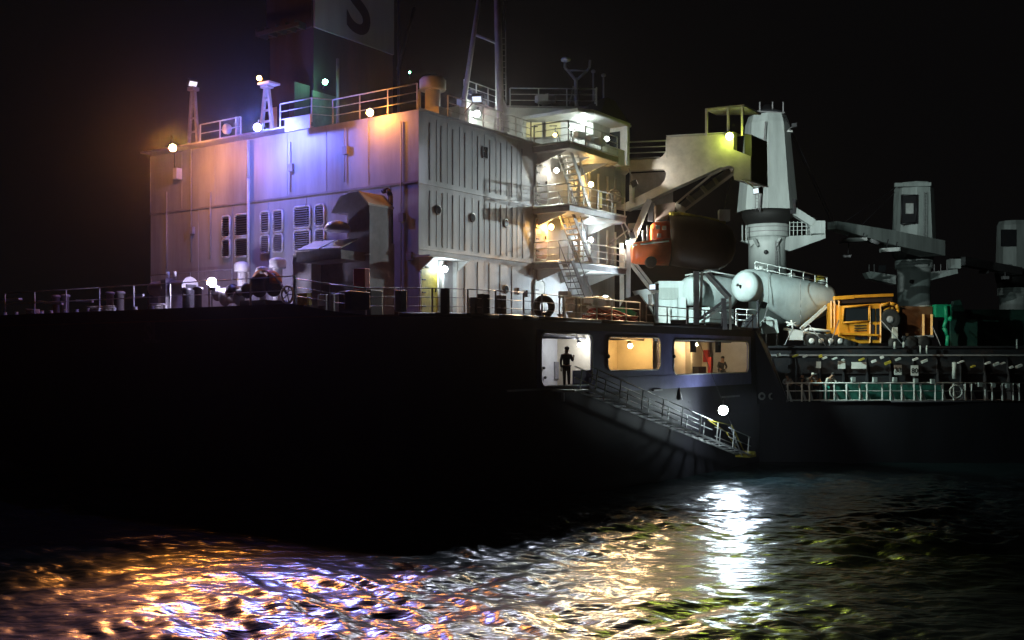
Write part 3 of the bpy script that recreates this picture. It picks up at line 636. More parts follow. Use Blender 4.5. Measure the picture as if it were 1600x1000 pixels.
for k in range(16):
    c = W(so(rr.uniform(880, 908), 4.6), 4.6+rr.uniform(-.3, .3), 8.6+rr.uniform(0, 1.1)); mb.obox(c, A*rr.uniform(.1, .25), N*rr.uniform(.1, .25), UP*rr.uniform(.05, .15)+A*rr.uniform(-.1, .1))
mb.build('gear_heap', M_CLOTHL, label='jumbled heap of pale gear left of the white life raft', cat='gear')
mb = MB(); c = W(so(964, 4.0), 4.0, 9.0)
mb.prism([c+Vector(q) for q in ((-.5, 0, -.3), (.7, 0, -.4), (.9, 0, .1), (.3, 0, .35), (-.4, 0, .25))], (0.2, 0.8, 0)); mb.build('green_cover', M_GREEN, label='crumpled green cover beside the white life raft', cat='cover')
mb = MB(); c = W(so(992, 4.4), 4.4, 8.5)
mb.prism([c+Vector(q) for q in ((-1.0, 0, 0), (1.0, 0, 0), (0.9, 0, .5), (.2, 0, 1.5), (-.5, 0, 1.3), (-.9, 0, .6))], (0.2, 0.8, 0)); mb.build('dark_tarpaulin', M_DARK, label='dark tarpaulin draped over gear under the davit', cat='tarpaulin')
railing([W(so(882, 5.45), 5.45, 8.5), W(so(1000, 5.45), 5.45, 8.5)], 'brightly lit white railing in front of the life raft', 1.0, 3, 1.3, M_WHITE)
railing([W(so(1010, 5.45), 5.45, 8.5), W(so(1176, 5.45), 5.45, 8.5)], 'railing at the forward end of the poop under the boat', 0.9, 2, 2.2, M_GREY)

# ================================================================ HOUSE TOP, WHEELHOUSE, FUNNEL, MASTS
railing([W(-0.6, os_(313, -0.6), ZT+0.05), W(-0.6, os_(376, -0.6), ZT+0.05)], 'short railing on the left of the house top', 0.9, 2, 2.0, M_RAIL)
railing([W(-0.7, os_(438, -0.7), ZT+0.05), W(-0.7, os_(487, -0.7), ZT+0.05), W(0.1, os_(520, 0.1), ZT+0.05), W(0.1, os_(652, 0.1), ZT+0.05)], 'railing along the aft edge of the house top before the funnel', 1.1, 3, 1.5, M_RAIL)
railing([W(so(700, -0.1), -0.1, ZT+0.05), W(ps0, -0.1, ZT+0.05)], 'railing along the starboard edge of the house top', 1.0, 3, 1.4, M_RAIL)
# funnel
fo = -9.4; fs0, fs1 = so(490, fo), so(614, fo); FZ = 23.5
fun = thing('funnel', 'dark square funnel with a big pale panel bearing the letter S', 'funnel', W(fs0+3, fo-1.5, ZT))
MB().box(fs0, fs1, fo-3.2, fo, ZT, 29).build('casing', M_FUN, fun)
MB().box(fs0-0.02, fs1-0.05, fo+0.003, fo+0.12, FZ, 28.6).build('side_panel', M_FUNW, fun)
MB().box(fs0-0.14, fs0-0.02, fo-3.3, fo, FZ, 28.6).build('aft_panel', M_FUN, fun)
sS = so(560, fo+0.13)
text_mesh('S', 4.2, 'letter', M_DARK, fun, W(sS, fo+0.13, zz(50, d_o(560, fo+0.13))), A, UP, N, 'big dark letter S on the pale panel')
for k in range(5): MB().box(fs0-0.9, fs0-0.14, fo-3.3+k*0.7, fo-3.2+k*0.7, FZ-0.1, FZ+0.25).build('ladder_bracket', M_FUN, fun)
MB().box(fs0-0.9, fs0-0.8, fo-3.3, fo-0.1, FZ-0.1, FZ+0.1).build('catwalk_edge', M_FUN, fun)
M_GRN = mat('lit_green_casing', (0.18, 0.24, 0.20), 0.6, var=0.4, rust=0.3)  # dark casing with green lamplight put into its colour
q = os_(436, fs0-0.5)
low = thing('funnel_annex', 'low annex aft of the funnel with a lit doorway', 'deck annex', W(fs0-0.6, fo-1.6, ZT))
MB().box(fs0-1.2, fs0-0.15, q, fo-0.1, ZT, zz(128, 52)).build('wall', M_FUN, low)
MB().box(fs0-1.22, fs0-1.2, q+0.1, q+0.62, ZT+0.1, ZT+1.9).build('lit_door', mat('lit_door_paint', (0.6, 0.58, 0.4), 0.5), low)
MB().box(fs0-1.22, fs0-1.2, q+0.75, q+1.5, ZT+0.1, ZT+1.9).build('dark_opening', M_BLACK, low)  # black sheet painted in for the shade of an open doorway
MB().box(fs0-0.14, fs0+1.7, fo+0.003, fo+0.08, ZT, FZ-3.2).build('lamplit_plate', M_GRN, fun)
MB().tube(W(fs0+1.2, fo+0.5, ZT), W(fs0+1.2, fo+0.5, zz(78, 52)), 0.08).build('vent_pipe', M_GREY, label='thin vertical pipe with a cap beside the funnel lamp', cat='pipe')
MB().tube(W(fs1+0.25, fo+0.2, ZT), W(fs1+0.25, fo+0.2, 30), 0.07).build('funnel_pipe', M_FUN, fun)
MB().bar(W(fs1+0.4, fo, 22.8), W(fs1+1.8, fo, 26.6), 0.12).build('funnel_stay', M_FUN, fun)
# left top: tall two legged fairlead post, lamp post
def frame_post(p, h, w, label, m):
    p = Vector(p); t = thing('mast_post', label, 'post', p)
    MB().bar(p-N*w, p-N*w*0.25+UP*h, 0.14, 0.14).build('leg', m, t); MB().bar(p+N*w, p+N*w*0.25+UP*h, 0.14, 0.14).build('leg', m, t)
    for k in (0.25, 0.5, 0.75): MB().bar(p-N*w*(1-k*0.75)+UP*h*k, p+N*w*(1-k*0.75)+UP*h*k, 0.08).build('rung', m, t)
    MB().sbox(p+UP*h, 0.4, w*1.2, 0.18).build('head', m, t); return t
frame_post(W(-0.5, os_(302, -0.5), ZT), 2.75, 0.36, 'tall tapered post on the far left of the house top', M_GREY)
frame_post(W(-0.5, os_(417, -0.5), ZT), 2.1, 0.4, 'tapered lamp frame with a small platform near the funnel', M_CREAM)
MB().sbox(W(-0.5, os_(420, -0.5), zz(136, 50)), 0.7, 0.8, 0.10).build('lamp_platform', M_CREAM, label='small platform on top of the tapered lamp frame', cat='platform')
MB().tube(W(-0.5, os_(371, -0.5), ZT), W(-0.5, os_(371, -0.5), ZT+1.0), 0.1).build('vent_stub', M_GREY, label='short pipe stub right of the short house top railing', cat='pipe')
MB().lathe(W(-0.3, os_(357, -0.3), ZT+0.55), -A, [(0.25, 0), (0.25, 0.2), (0.1, 0.25)], 12).build('hailer', M_WHITE, label='small round white hailer behind the short railing', cat='hailer')
# big mushroom vent and boxes
t = thing('large_vent', 'big white mushroom ventilator at the corner of the house top', 'ventilator', W(so(676, -2), -2, ZT))
D = d_o(676, -2); c = Po(676, 130, -2)
MB().lathe(c, UP, [(0.60, -0.35), (0.62, -0.3), (0.62, 0.12), (0.5, 0.25), (0.15, 0.28)], 20).build('cap', M_WHITE, t)
MB().tube(Vector((c.x, c.y, ZT)), c, 0.36, n=14).build('trunk', M_WHITE, t)
MB().sbox(Vector((c.x+0.25, c.y, ZT)), 1.0, 0.9, 0.9).build('base', M_WHITE, t)
MB().tube(c+Vector((-0.62, 0, -0.3)), c+Vector((-0.62, 0, -1.3)), 0.07).build('drain', M_WHITE, t)
MB().sbox(W(so(714, -1.6), -1.6, ZT), 0.8, 0.9, 1.15).build('top_locker', M_WHITE, label='pale locker between the big ventilator and the mast', cat='locker', bevel=0.03)
# wheelhouse
wh = thing('wheelhouse', 'white wheelhouse with yellow lit windows on top of the accommodation', 'wheelhouse', W(14, -5, ZT))
bs0, bs1 = so(722, -4), so(791, -4)
MB().box(bs0, LEN+1.0, -4.35, -4, ZT, 20.25).build('side_screen', M_WHITE, wh)
MB().box(13.5, LEN+1.0, -14.5, -4.36, ZT, 20.2).build('wall', M_WHITE, wh)
zt = 20.45; L_ = Pp(793, 166, 57.0); R_ = Pp(927, 166, 57.3)
w0, w1 = Vector((L_.x, L_.y, ZT)), Vector((R_.x, R_.y, ZT))
MB().prism([w0, w1, w1+A*3.8, w0+A*5.0], UP*(zt-ZT)).build('bridge_wing', M_WHITE, wh)
MB().prism([q_+UP*(zt-ZT) for q_ in (w0-A*0.2, w1-A*0.2, w1+A*3.8, w0+A*5.0)], UP*0.08).build('roof_trim', M_GREY, wh)
for (x0, x1, y0, y1) in ((822, 847, 191, 214), (853, 876, 190, 214)):
    fr = MB().prism([Pp(x0-1, y0-1, 56.92), Pp(x1+1, y0-1, 56.92), Pp(x1+1, y1+1, 56.92), Pp(x0-1, y1+1, 56.92)], (0, 0.04, 0)).build('window', M_CREAM, wh)
    MB().prism([Pp(x0+0.5, y0+0.5, 56.88), Pp(x1-0.5, y0+0.5, 56.88), Pp(x1-0.5, y1, 56.88), Pp(x0+0.5, y1, 56.88)], (0, 0.03, 0)).build('pane', M_WIN, fr)
    MB().prism([Pp((x0+x1)/2-6, y0+6, 56.85), Pp((x0+x1)/2+6, y0+6, 56.85), Pp((x0+x1)/2+6, y0+7.5, 56.85), Pp((x0+x1)/2-6, y0+7.5, 56.85)], (0, 0.02, 0)).build('wiper', M_DARK, fr)
# wing shelter
ws0, ws1 = 12.2, 17.0
zr = zz(186, 56.5)
sh = [(ws0, 0.5), (ws0+0.8, 1.0), (ws1, 1.0), (ws1, -3.0), (ws0, -3.0)]
MB().prism([W(s, o, zr) for s, o in sh], UP*0.18).build('wing_roof', M_WHITE, wh)
MB().box(ws1-0.25, ws1, -3, 0.95, ZT, zr).build('wing_front', M_WHITE, wh)
MB().box(ws0, ws1-0.3, -3.1, -2.95, ZT, zr).build('wing_wall', M_WHITE, wh)
MB().box(ws1-0.30, ws1-0.26, -0.6, 0.5, ZT+0.9, zr-0.25).build('wing_window', M_GLASS, wh)
MB().path([W(s, o, zr+0.02) for s, o in sh[:3]], 0.08, 6).build('roof_lip', M_WHITE, wh)
MB().box(ws0+0.3, ws1-0.5, 0.85, 0.92, ZT-0.1, ZT+0.75).build('wing_bulwark', M_WHITE, wh)
cc = W(15.4, 0.2, zr+0.2); k = [cc+A*1.4+N*0.8, cc-A*1.6+N*0.8, cc-A*1.6-N*2.2, cc+A*1.4-N*2.2]; ap = Pp(955, 155, 58)
mb = MB(); mb.add(k+[ap-A*0.6, ap+A*0.4], [(0, 1, 2, 3), (1, 0, 5, 4), (2, 1, 4), (3, 2, 4, 5), (0, 3, 5)]); mb.build('covered_instrument', M_FUN, label='dark canvas covered hump on the outer end of the bridge wing', cat='canvas cover')
for i, (px, py) in enumerate(((905, 222), (925, 228), (938, 232))):
    MB().obox(Pp(px, py-10, 54.6), A*0.35, N*0.15, UP*0.16).build('wing_console', M_WHITE, label=('left', 'middle', 'right')[i]+' pale box among the gear on the bridge wing', cat='box')
railing([Pp(797, 166, 56.8), Pp(930, 167, 57.2), W(14.5, 0.3, zt+0.03)], 'railing on the flat roof of the bridge wing', 0.98, 3, 1.6, M_RAIL)
railing([W(bs0+0.3, -4.1, 20.27), W(bs1-0.5, -4.1, 20.27)], 'bright railing on the wheelhouse roof beside the mast', 1.0, 3, 1.1, M_WHITE)
MB().sbox(Pp(852, 161, 58.5), 0.8, 0.9, 0.4).build('roof_box', M_WHITE, label='small pale box on the bridge wing roof behind the railing', cat='box', bevel=0.04)
MB().lathe(W(bs0+2, -4.8, 20.9), -A, [(0.3, 0), (0.3, 0.2), (0.15, 0.3)], 14).build('searchlight', M_GREY, label='round searchlight on the wheelhouse roof behind the bright railing', cat='searchlight')
# radar mast
t = thing('signal_mast', 'tall two legged mast rising out of the picture above the wheelhouse', 'mast', Pp(770, 190, 53))
MB().tube(Pp(722, 178, 53), Pp(754, -40, 53), 0.14, 0.10).build('leg', M_GREY, t)
MB().tube(Pp(782, 205, 53), Pp(776, -60, 53), 0.22, 0.17).build('post', M_GREY, t)
MB().tube(Pp(742, 54, 53), Pp(778, 68, 53), 0.07).build('crossbar', M_GREY, t)
MB().tube(Pp(791, 190, 53.2), Pp(789, -60, 53.2), 0.03).build('ladder_rail', M_GREY, t)
for k in range(14): MB().tube(Pp(780, 60+k*9, 53), Pp(790, 60+k*9, 53.2), 0.015).build('rung', M_GREY, t)
mb = MB(); mb.prism([Pp(770, 205, 52.9), Pp(779, 150, 52.9), Pp(785, 150, 52.9), Pp(793, 168, 52.9), Pp(795, 205, 52.9)], (0, 0.08, 0)); mb.build('gusset', M_WHITE, t)
# antenna mast
t = thing('antenna_mast', 'small Y shaped antenna mast with a round dome on the bridge wing roof', 'antenna', Pp(901, 165, 57.6))
d = 57.6
MB().tube(Pp(901, 166, d), Pp(900, 122, d), 0.11).build('post', M_GREY, t)
MB().path([Pp(900, 126, d), Pp(889, 112, d), Pp(883, 106, d), Pp(883, 96, d)], 0.08).build('arm', M_GREY, t)
MB().path([Pp(900, 126, d), Pp(916, 112, d), Pp(921, 106, d), Pp(922, 94, d)], 0.07).build('arm', M_GREY, t)
MB().tube(Pp(889, 110, d), Pp(916, 110, d), 0.05).build('crosspiece', M_GREY, t)
MB().lathe(Pp(884, 94, d), UP, [(0.06, -0.12), (0.26, -0.04), (0.28, 0.03), (0.2, 0.13), (0.05, 0.17)], 14).build('dome', M_WHITE, t)
MB().tube(Pp(890, 162, d-0.5), Pp(896, 135, d), 0.04).build('stay', M_GREY, t)
for i, (px, y0, y1) in enumerate(((927, 150, 114), (943, 150, 120))):
    t = thing('whip_aerial', ('short pole with a round cap right of the antenna mast', 'thin aerial at the right end of the bridge wing roof')[i], 'aerial', Pp(px, y0+8, 57.8))
    MB().tube(Pp(px, y0+8, 57.8), Pp(px, y1, 57.8), 0.045).build('pole', M_GREY, t); MB().lathe(Pp(px, y1, 57.8), UP, [(0.08, 0), (0.13, 0.05), (0.12, 0.14), (0.04, 0.18)], 10).build('cap', M_GREY, t)
# life buoy on the middle balcony
MB().ring(Pp(961, 306, 55.4), N*0.7-A, 0.30, 0.08, 18, 8).build('life_buoy', M_CLOTHL, label='pale ring life buoy at the forward end of the middle balcony rail', cat='life buoy')

# ================================================================ BOAT GANTRY
gd0, gd1 = 60.0, 57.5
def gp(px, py):
    u = (px-955)/218.0; return Pp(px, py, gd0+(gd1-gd0)*u)
gan = thing('boat_gantry', 'pale steel gantry with cut out corners carrying the lifeboat', 'gantry', gp(1060, 325))
ex = A*0.5
top = [(955, 251), (1022, 248.5), (1030, 247), (1036, 243), (1040, 236), (1041, 214), (1146, 208), (1146, 233.5), (1173, 244), (1173, 281), (1147, 279), (1144, 268), (1138, 262), (1126, 261), (1031, 304), (1031, 291), (1039, 281), (1041, 270), (1036, 264), (976, 267), (971, 272), (970, 322), (957, 325)]
MB().prism([gp(*p) for p in top], ex).build('web_plate', M_CREAM, gan)
MB().prism([gp(*p) for p in ((971, 320), (1031, 290), (1031, 304), (1005, 318), (978, 329), (958, 326))], ex).build('knee_plate', M_CREAM, gan)
MB().prism([gp(972, 268)+A*0.9, gp(1040, 264)+A*0.9, gp(1040, 322)+A*0.9, gp(972, 326)+A*0.9], A*0.05).build('inner_web', M_GREY, gan)
e1 = gp(1173, 244); e2 = gp(1173, 281)
MB().prism([gp(1157, 206)+A*0.55, gp(1173, 210)+A*0.1, gp(1174, 281)+A*0.1, gp(1157, 279)+A*0.55], A*2.3).build('winch_house', M_FUN, gan)
MB().prism([e2, e2+A*2.6, gp(1147, 279)+A*2.6, gp(1147, 279)], UP*-0.07).build('end_flange', M_CREAM, gan)
MB().prism([gp(1041, 213), gp(1146, 207), gp(1146, 207)+A*1.2, gp(1041, 213)+A*1.2], UP*0.05).build('top_flange', M_WHITE, gan)
MB().prism([gp(955, 250)+A*0.02, gp(1030, 246)+A*0.02, gp(1030, 246)+A*1.6, gp(955, 250)+A*1.6], UP*0.05).build('walkway', M_GREY, gan)
MB().tube(gp(990, 318)-A*0.2, gp(990, 290)-A*0.2, 0.15, n=8).build('stub_post', M_CREAM, gan)
# canopy frame on the gantry
t = thing('gantry_shelter', 'thin roof frame on posts on top of the boat gantry', 'shelter', gp(1103, 212))
for px, py in ((1104, 170), (1138, 168), (1160, 168)): MB().bar(gp(px, py), gp(px, 212), 0.12).build('post', M_CREAM, t)
MB().prism([gp(1102, 172), gp(1162, 166), gp(1162, 166)+A*2.5, gp(1102, 172)+A*1.5], UP*0.10).build('roof', M_CREAM, t)
t = railing([gp(960, 249), gp(1041, 246)], 'white railing on the walkway left of the gantry top', 0.95, 3, 2.0, M_WHITE, r=0.04)
# davit arm: long U shaped beam to the lower left
arm = gan; 
dd = 56.6
a0, a1 = Pp(1054, 326, dd), Pp(1142, 266, dd-0.2); b0, b1 = Pp(1068, 331, dd), Pp(1146, 272, dd-0.2)
up_ = [Pp(1052, 322, dd), Pp(1072, 305, dd), Pp(1112, 273, dd), Pp(1130, 264, dd), Pp(1140, 261, dd), Pp(1145, 265, dd), Pp(1144, 271, dd)]
for p, q in zip(up_[:-1], up_[1:]): MB().bar(p, q, 0.5, 0.10).build('upper_flange', M_CREAM, arm)
MB().bar(Pp(1066, 331, dd), Pp(1144, 273, dd), 0.5, 0.14).build('lower_flange', M_CREAM, arm)
MB().bar(Pp(1060, 327, dd+0.2), Pp(1140, 267, dd+0.2), 0.05, 0.35).build('web', M_RIB, arm)
for k in (0.25, 0.5, 0.72): MB().bar(up_[0].lerp(up_[4], k), Pp(1066, 331, dd).lerp(Pp(1144, 273, dd), k), 0.35, 0.06, up=N).build('diaphragm', M_CREAM, arm)
MB().obox(Pp(1038, 332, 56.5), Vector((0.5, 0, 0.08)), Vector((0, 0.4, 0)), Vector((0, 0, 0.42))).build('pivot_head', mat('pinkish_grey', (0.42, 0.34, 0.30), 0.5, rust=0.4), arm)
MB().obox(Pp(1062, 326, 56.3), Vector((0.25, 0, -0.12)), Vector((0, 0.3, 0)), Vector((0, 0, 0.15))).build('sheave_cheek', M_CREAM, arm)
# second slanted leg + davit frames
def davit(lb, segs, name='boat_davit'):
    p = segs[0][0]; t = thing(name, lb, 'davit', Vector((Pp(*p, 56.0).x, 55.8, 8.5)))
    for (q, r, w, m) in segs: MB().bar(Pp(*q, 56.0), Pp(*r, 56.0), w, w, up=Vector((0, 1, 0))).build('member', m, t)
davit('aft davit frame of leaning and upright legs left of the orange boat', [((1014, 312), (984, 386), 0.32, M_CREAM), ((1018, 316), (1016, 346), 0.25, M_DARK), ((971, 380), (972, 505), 0.22, M_CREAM), ((982, 384), (981, 505), 0.24, M_GREY), ((973, 396), (1022, 459), 0.18, M_CREAM), ((979, 394), (1028, 457), 0.14, M_CREAM), ((1016, 460), (1016, 512), 0.20, M_CREAM), ((1026, 458), (1026, 512), 0.16, M_GREY)])
davit('forward davit frame of posts and diagonal braces under the dark boat', [((1088, 424), (1088, 508), 0.28, M_GREY), ((1097, 424), (1094, 500), 0.12, M_CREAM), ((1102, 427), (1137, 466), 0.16, M_WHITE), ((1108, 426), (1142, 464), 0.12, M_GREY), ((1130, 466), (1133, 515), 0.22, M_GREY), ((1141, 464), (1141, 515), 0.12, M_CREAM), ((1134, 468), (1093, 499), 0.14, M_GREY), ((1138, 472), (1096, 503), 0.10, M_WHITE)])
# ================================================================ LIFEBOAT
lb = thing('lifeboat', 'orange sterned lifeboat with a body in painted shade hanging in the davits', 'lifeboat', Pp(1066, 423, 56.5))
def sec(px, ytop, ykeel, ysheer, d, hw, n=12, top=True):
    c = []
    zk, zs_, zt_ = zz(ykeel, d), zz(ysheer, d), zz(ytop, d); x = tn(px)*d
    for i in range(n+1):                            # hull half ring from near sheer under the keel to far sheer
        a = math.pi*i/n; c.append(Vector((x, d-hw*math.cos(a), zs_-(zs_-zk)*math.sin(a)**0.8)))
    if top:
        for i in range(1, n): a = math.pi*i/n; c.append(Vector((x, d+hw*0.92*math.cos(a), zs_+(zt_-zs_)*math.sin(a)**0.5)))
    return c
st = [(987, 381, 411, 384, 55.3, 0.55), (994, 379, 413, 384, 55.4, 0.85), (1018, 376, 414, 383, 55.6, 1.05), (1044, 373, 415, 382, 55.8, 1.1)]
MB().loft([sec(*s) for s in st]).build('stern_hull', M_ORANGE, lb)
MB().loft([sec(x, t_, k_, s_, d_, h_) for x, t_, k_, s_, d_, h_ in ((1017, 352, 380, 378, 55.9, 0.5), (1022, 347, 380, 376, 55.95, 0.7), (1044, 345, 380, 376, 56.0, 0.8))]).build('stern_canopy', M_ORANGE, lb)
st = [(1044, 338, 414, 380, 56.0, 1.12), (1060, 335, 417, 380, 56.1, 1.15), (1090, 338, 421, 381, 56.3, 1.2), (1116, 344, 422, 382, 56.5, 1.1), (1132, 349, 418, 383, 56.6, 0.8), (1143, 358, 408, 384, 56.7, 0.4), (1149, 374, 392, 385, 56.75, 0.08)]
MB().loft([sec(*s) for s in st]).build('shaded_hull', M_BROWN, lb)  # shaded part of the boat, with the shade put into a dark colour
MB().path([Pp(1046, 334, 55.6), Pp(1062, 334, 55.6), Pp(1100, 341, 55.9), Pp(1133, 348, 56.2)], 0.10).build('lit_ridge', M_YEL2, lb)  # yellow paint stands for lamplight along the ridge
MB().path([Pp(1100, 422, 55.8), Pp(1122, 421, 56.0), Pp(1134, 414, 56.3), Pp(1142, 400, 56.5), Pp(1147, 385, 56.6)], 0.05).build('bow_rail', M_WHITE, lb)
MB().path([Pp(988, 383.5, 54.7), Pp(1018, 379.5, 54.45), Pp(1045, 376.5, 54.6)], 0.05).build('rubbing_strake', M_CREAM, lb)
MB().lathe(Pp(1018, 409, 54.5), (0, 1, 0), [(0.28, 0), (0.3, 0.1), (0.3, 0.5)], 16).build('propeller_tunnel', M_BLACK, lb)
MB().obox(Pp(1131, 337, 56.2), Vector((0.28, 0, 0)), Vector((0, 0.25, 0)), Vector((0, 0, 0.3))).build('hook_housing', M_CREAM, lb)
for x, y in ((1028, 355), (1038, 356), (1030, 368)): MB().obox(Pp(x, y, 55.2), Vector((0.1, 0, 0)), Vector((0, 0.05, 0)), Vector((0, 0, 0.1))).build('hatch', M_CREAM, lb)
for px, y0, y1 in ((1005, 360, 381), (1012, 352, 381)): MB().tube(Pp(px, y0, 55.5), Pp(px, y1, 55.5), 0.06).build('fall_wire', M_GREY, lb)
MB().tube(Pp(1131, 328, 56.2), Pp(1144, 272, 56.5), 0.035).build('fall_cable', M_DARK, label='thin cable from the davit arm down to the boat', cat='cable')
# ================================================================ HATCHES AND CARGO ON THE MAIN DECK
HZ = 7.5
hat = thing('hatch_coaming', 'long dark hatch coaming with number plates behind the deck railing', 'hatch', Vector((25, 66, MD)))
MB().wbox((26.5, 73, MD), 22.0, 16.5, HZ-MD).build('coaming', M_DARK, hat)
hat2 = thing('hatch_coaming', 'second dark hatch coaming at the right edge behind the thin railing', 'hatch', Vector((47, 68, MD)))
MB().wbox((49.5, 75, MD), 21.0, 16.5, HZ-MD-0.1).build('coaming', M_DARK, hat2)
for h_, x0, x1 in ((hat, 15.6, 37.4), (hat2, 39.1, 59.9)):
    MB().wbox(((x0+x1)/2, 64.72, HZ-0.55), x1-x0, 0.16, 0.10).build('coaming_ledge', M_GREY, h_)
    MB().wbox(((x0+x1)/2, 64.68, HZ-1.65), x1-x0, 0.12, 0.08).build('coaming_ledge', M_DARK, h_)
    MB().wbox(((x0+x1)/2, 64.7, HZ-0.05), x1-x0, 0.25, 0.12).build('cover_edge', M_DARK, h_)
    x = x0+0.4; k = 0
    while x < x1:
        MB().prism([Vector((x, 64.72, MD)), Vector((x, 64.1, MD)), Vector((x, 64.72, HZ-0.6))], (0.06, 0, 0)).build('coaming_stay', M_DARK, h_); x += 1.45; k += 1
rr = random.Random(11)
for px in (1216, 1243, 1258, 1282, 1288, 1304, 1317, 1346, 1365, 1378, 1387, 1403, 1430, 1444, 1501, 1520, 1543, 1556, 1566, 1580, 1592):
    h_ = hat if px < 1460 else hat2; y = 549+(px-1216)*0.045+rr.uniform(-2, 6); w_ = rr.uniform(0.07, 0.17)
    MB().obox(Pp(px, y+4, 64.0), Vector((w_, 0, w_*0.4)), Vector((0, 0.12, 0)), Vector((-0.02, 0, rr.uniform(0.03, 0.08)))).build('cleat', (M_CRANE, M_WHITE, M_YEL2)[rr.randrange(3)], h_)
for px, py, w_, h2, tx in ((1279, 570, 0.14, 0.2, ''), (1315, 570, 0.22, 0.24, ''), (1342, 571, 0.45, 0.2, ''), (1403, 578, 0.22, 0.30, '38'), (1429, 579, 0.22, 0.32, '80')):
    p = Pp(px, py, 64.3); q = MB().obox(p, Vector((w_, 0, 0)), Vector((0, 0.03, 0)), Vector((0, 0, h2))).build('number_plate', M_WHITE, hat)
    if tx: text_mesh(tx, 0.42, 'digits', M_BLACK, hat, p+Vector((0, -0.035, -0.15)), Vector((1, 0, 0)), UP, Vector((0, -1, 0)), thick=0.01)
for px, y0, y1, w_ in ((1491, 566, 592, 0.16), (1398, 534, 545, 0.10), (1412, 534, 543, 0.09), (1438, 540, 552, 0.06), (1448, 540, 552, 0.06), (1589, 530, 545, 0.06)):
    p = Pp(px, y1, 64.2); MB().tube(p, Pp(px, y0, 64.2), w_*0.8, n=8).build('vent_stub', M_CRANE, label='pale upright pipe standing at the hatch, column %d of the photograph' % px if False else {1491: 'thick pale pipe rising from the railing near the right end of the hatches', 1398: 'short bright pipe under the spare wheel of the yellow truck', 1412: 'short dull pipe right of the bright one behind the yellow truck', 1438: 'left thin stub of the pair under the dark cargo bed', 1448: 'right thin stub of the pair under the dark cargo bed', 1589: 'thin upright pipe at the far right above the hatch'}[px], cat='pipe')
# ---- powder tank trailer
def tank_trailer(x0, x1, dep, label, prof, mm=M_TANK):
    t = thing('tank_trailer', label, 'tank trailer', Pp((x0+x1)/2, 540, dep))
    rings = []
    for u, ytop, ybot, hw in prof:
        px = x0+(x1-x0)*u; d = dep+1.5*u; x = tn(px)*d; zt_, zb = zz(ytop, d), zz(ybot, d); r = hw
        c = []
        zm = zt_-r
        for i in range(24):
            a = 2*math.pi*i/24; y = d+r*math.cos(a); z = zm+r*math.sin(a) if math.sin(a) >= 0 else zm+(zm-zb)*math.sin(a)*(1.0 if zm-zb < r*1.15 else 1.0)
            if math.sin(a) < 0 and zm-zb > r*1.2: y = d+r*(math.cos(a)*(1-0.72*min(1, (-math.sin(a))**1.5)))
            c.append(Vector((x, y, z)))
        rings.append(c)
    MB().loft(rings).build('tank_shell', mm, t); return t
tt = tank_trailer(1150, 1300, 68, 'large pale powder tank trailer with a hopper belly, front of the tank row', [(0, 440, 450, 0.12), (0.015, 430, 461, 0.62), (0.05, 424, 467, 0.90), (0.10, 421, 470, 1.02), (0.2, 420, 470, 1.1), (0.3, 423, 480, 1.15), (0.62, 434, 512, 1.2), (0.72, 437, 507, 1.2), (0.97, 446, 490, 1.1), (1.0, 450, 486, 0.95)])
c = Pp(1166, 446, 66.6)
MB().lathe(c+Vector((0.1, 0.9, 0)), Vector((-0.72, -0.69, 0.0)), [(0.96, -0.9), (1.0, 0.0), (0.98, 0.10), (0.80, 0.28), (0.45, 0.40), (0.08, 0.44)], 24).build('front_head', M_TANK, tt)
MB().lathe(c+Vector((-0.42, 0.40, 0.05)), Vector((-0.72, -0.69, 0)), [(0.10, 0), (0.10, 0.06)], 10).build('inspection_port', M_DARK, tt)
for px, y0, y1 in ((1202, 420, 480), (1252, 432, 510)):   # seams
    MB().path([Pp(px-1, y0+2+k*(y1-y0-8)/6, 68.4-1.3*math.sin(math.pi*(0.15+0.1*k))) for k in range(7)], 0.02).build('weld_band', M_GREY, tt)
MB().bar(Pp(1251, 514, 67.2), Pp(1291, 479, 67.6), 0.12, 0.2).build('rear_brace', M_TANK, tt)
tp = [(1178, 418), (1290, 441)]
for dz in (0.12, 0.5): MB().path([Pp(1180, 421, 67.5)+UP*dz, Pp(1292, 445, 69.0)+UP*dz], 0.035).build('catwalk_rail', M_WHITE, tt)
for k in range(7): p = Pp(1180, 421, 67.5).lerp(Pp(1292, 445, 69.0), k/6); MB().bar(p, p+UP*0.5, 0.05).build('catwalk_post', M_WHITE, tt)
for k in range(5):
    p = Pp(1188, 421, 68).lerp(Pp(1284, 442, 69.2), k/4); MB().lathe(p, UP, [(0.26, -0.05), (0.26, 0.15), (0.15, 0.22)], 12).build('manhole', M_DARK if k % 2 else M_WHITE, tt)
MB().path([Pp(1292, 444, 68.8), Pp(1297, 470, 68.8), Pp(1301, 490, 68.8)], 0.08).build('rear_frame', M_WHITE, tt)
MB().bar(Pp(1225, 514, 67.0), Pp(1312, 528, 67.6), 0.2, 0.15).build('chassis_beam', M_TANK, tt)
MB().path([Pp(1254, 527, 66.4), Pp(1257, 517, 66.4), Pp(1264, 514, 66.4), Pp(1300, 518, 66.4), Pp(1312, 522, 66.4), Pp(1318, 529, 66.4)], 0.10).build('mudguard', M_WHITE, tt)
for i, px in enumerate((1268, 1283, 1298, 1313)):
    c = Pp(px, 533, 66.3)
    w = MB().lathe(c, (0, -1, 0), [(0.42, -0.3), (0.48, -0.25), (0.48, 0.0), (0.42, 0.05), (0.26, 0.03)], 18).build('wheel', M_BLACK, tt)
    MB().lathe(c, (0, -1, 0), [(0.20, 0.02), (0.16, 0.10), (0.08, 0.12)], 12).build('hub', M_WHITE, w)
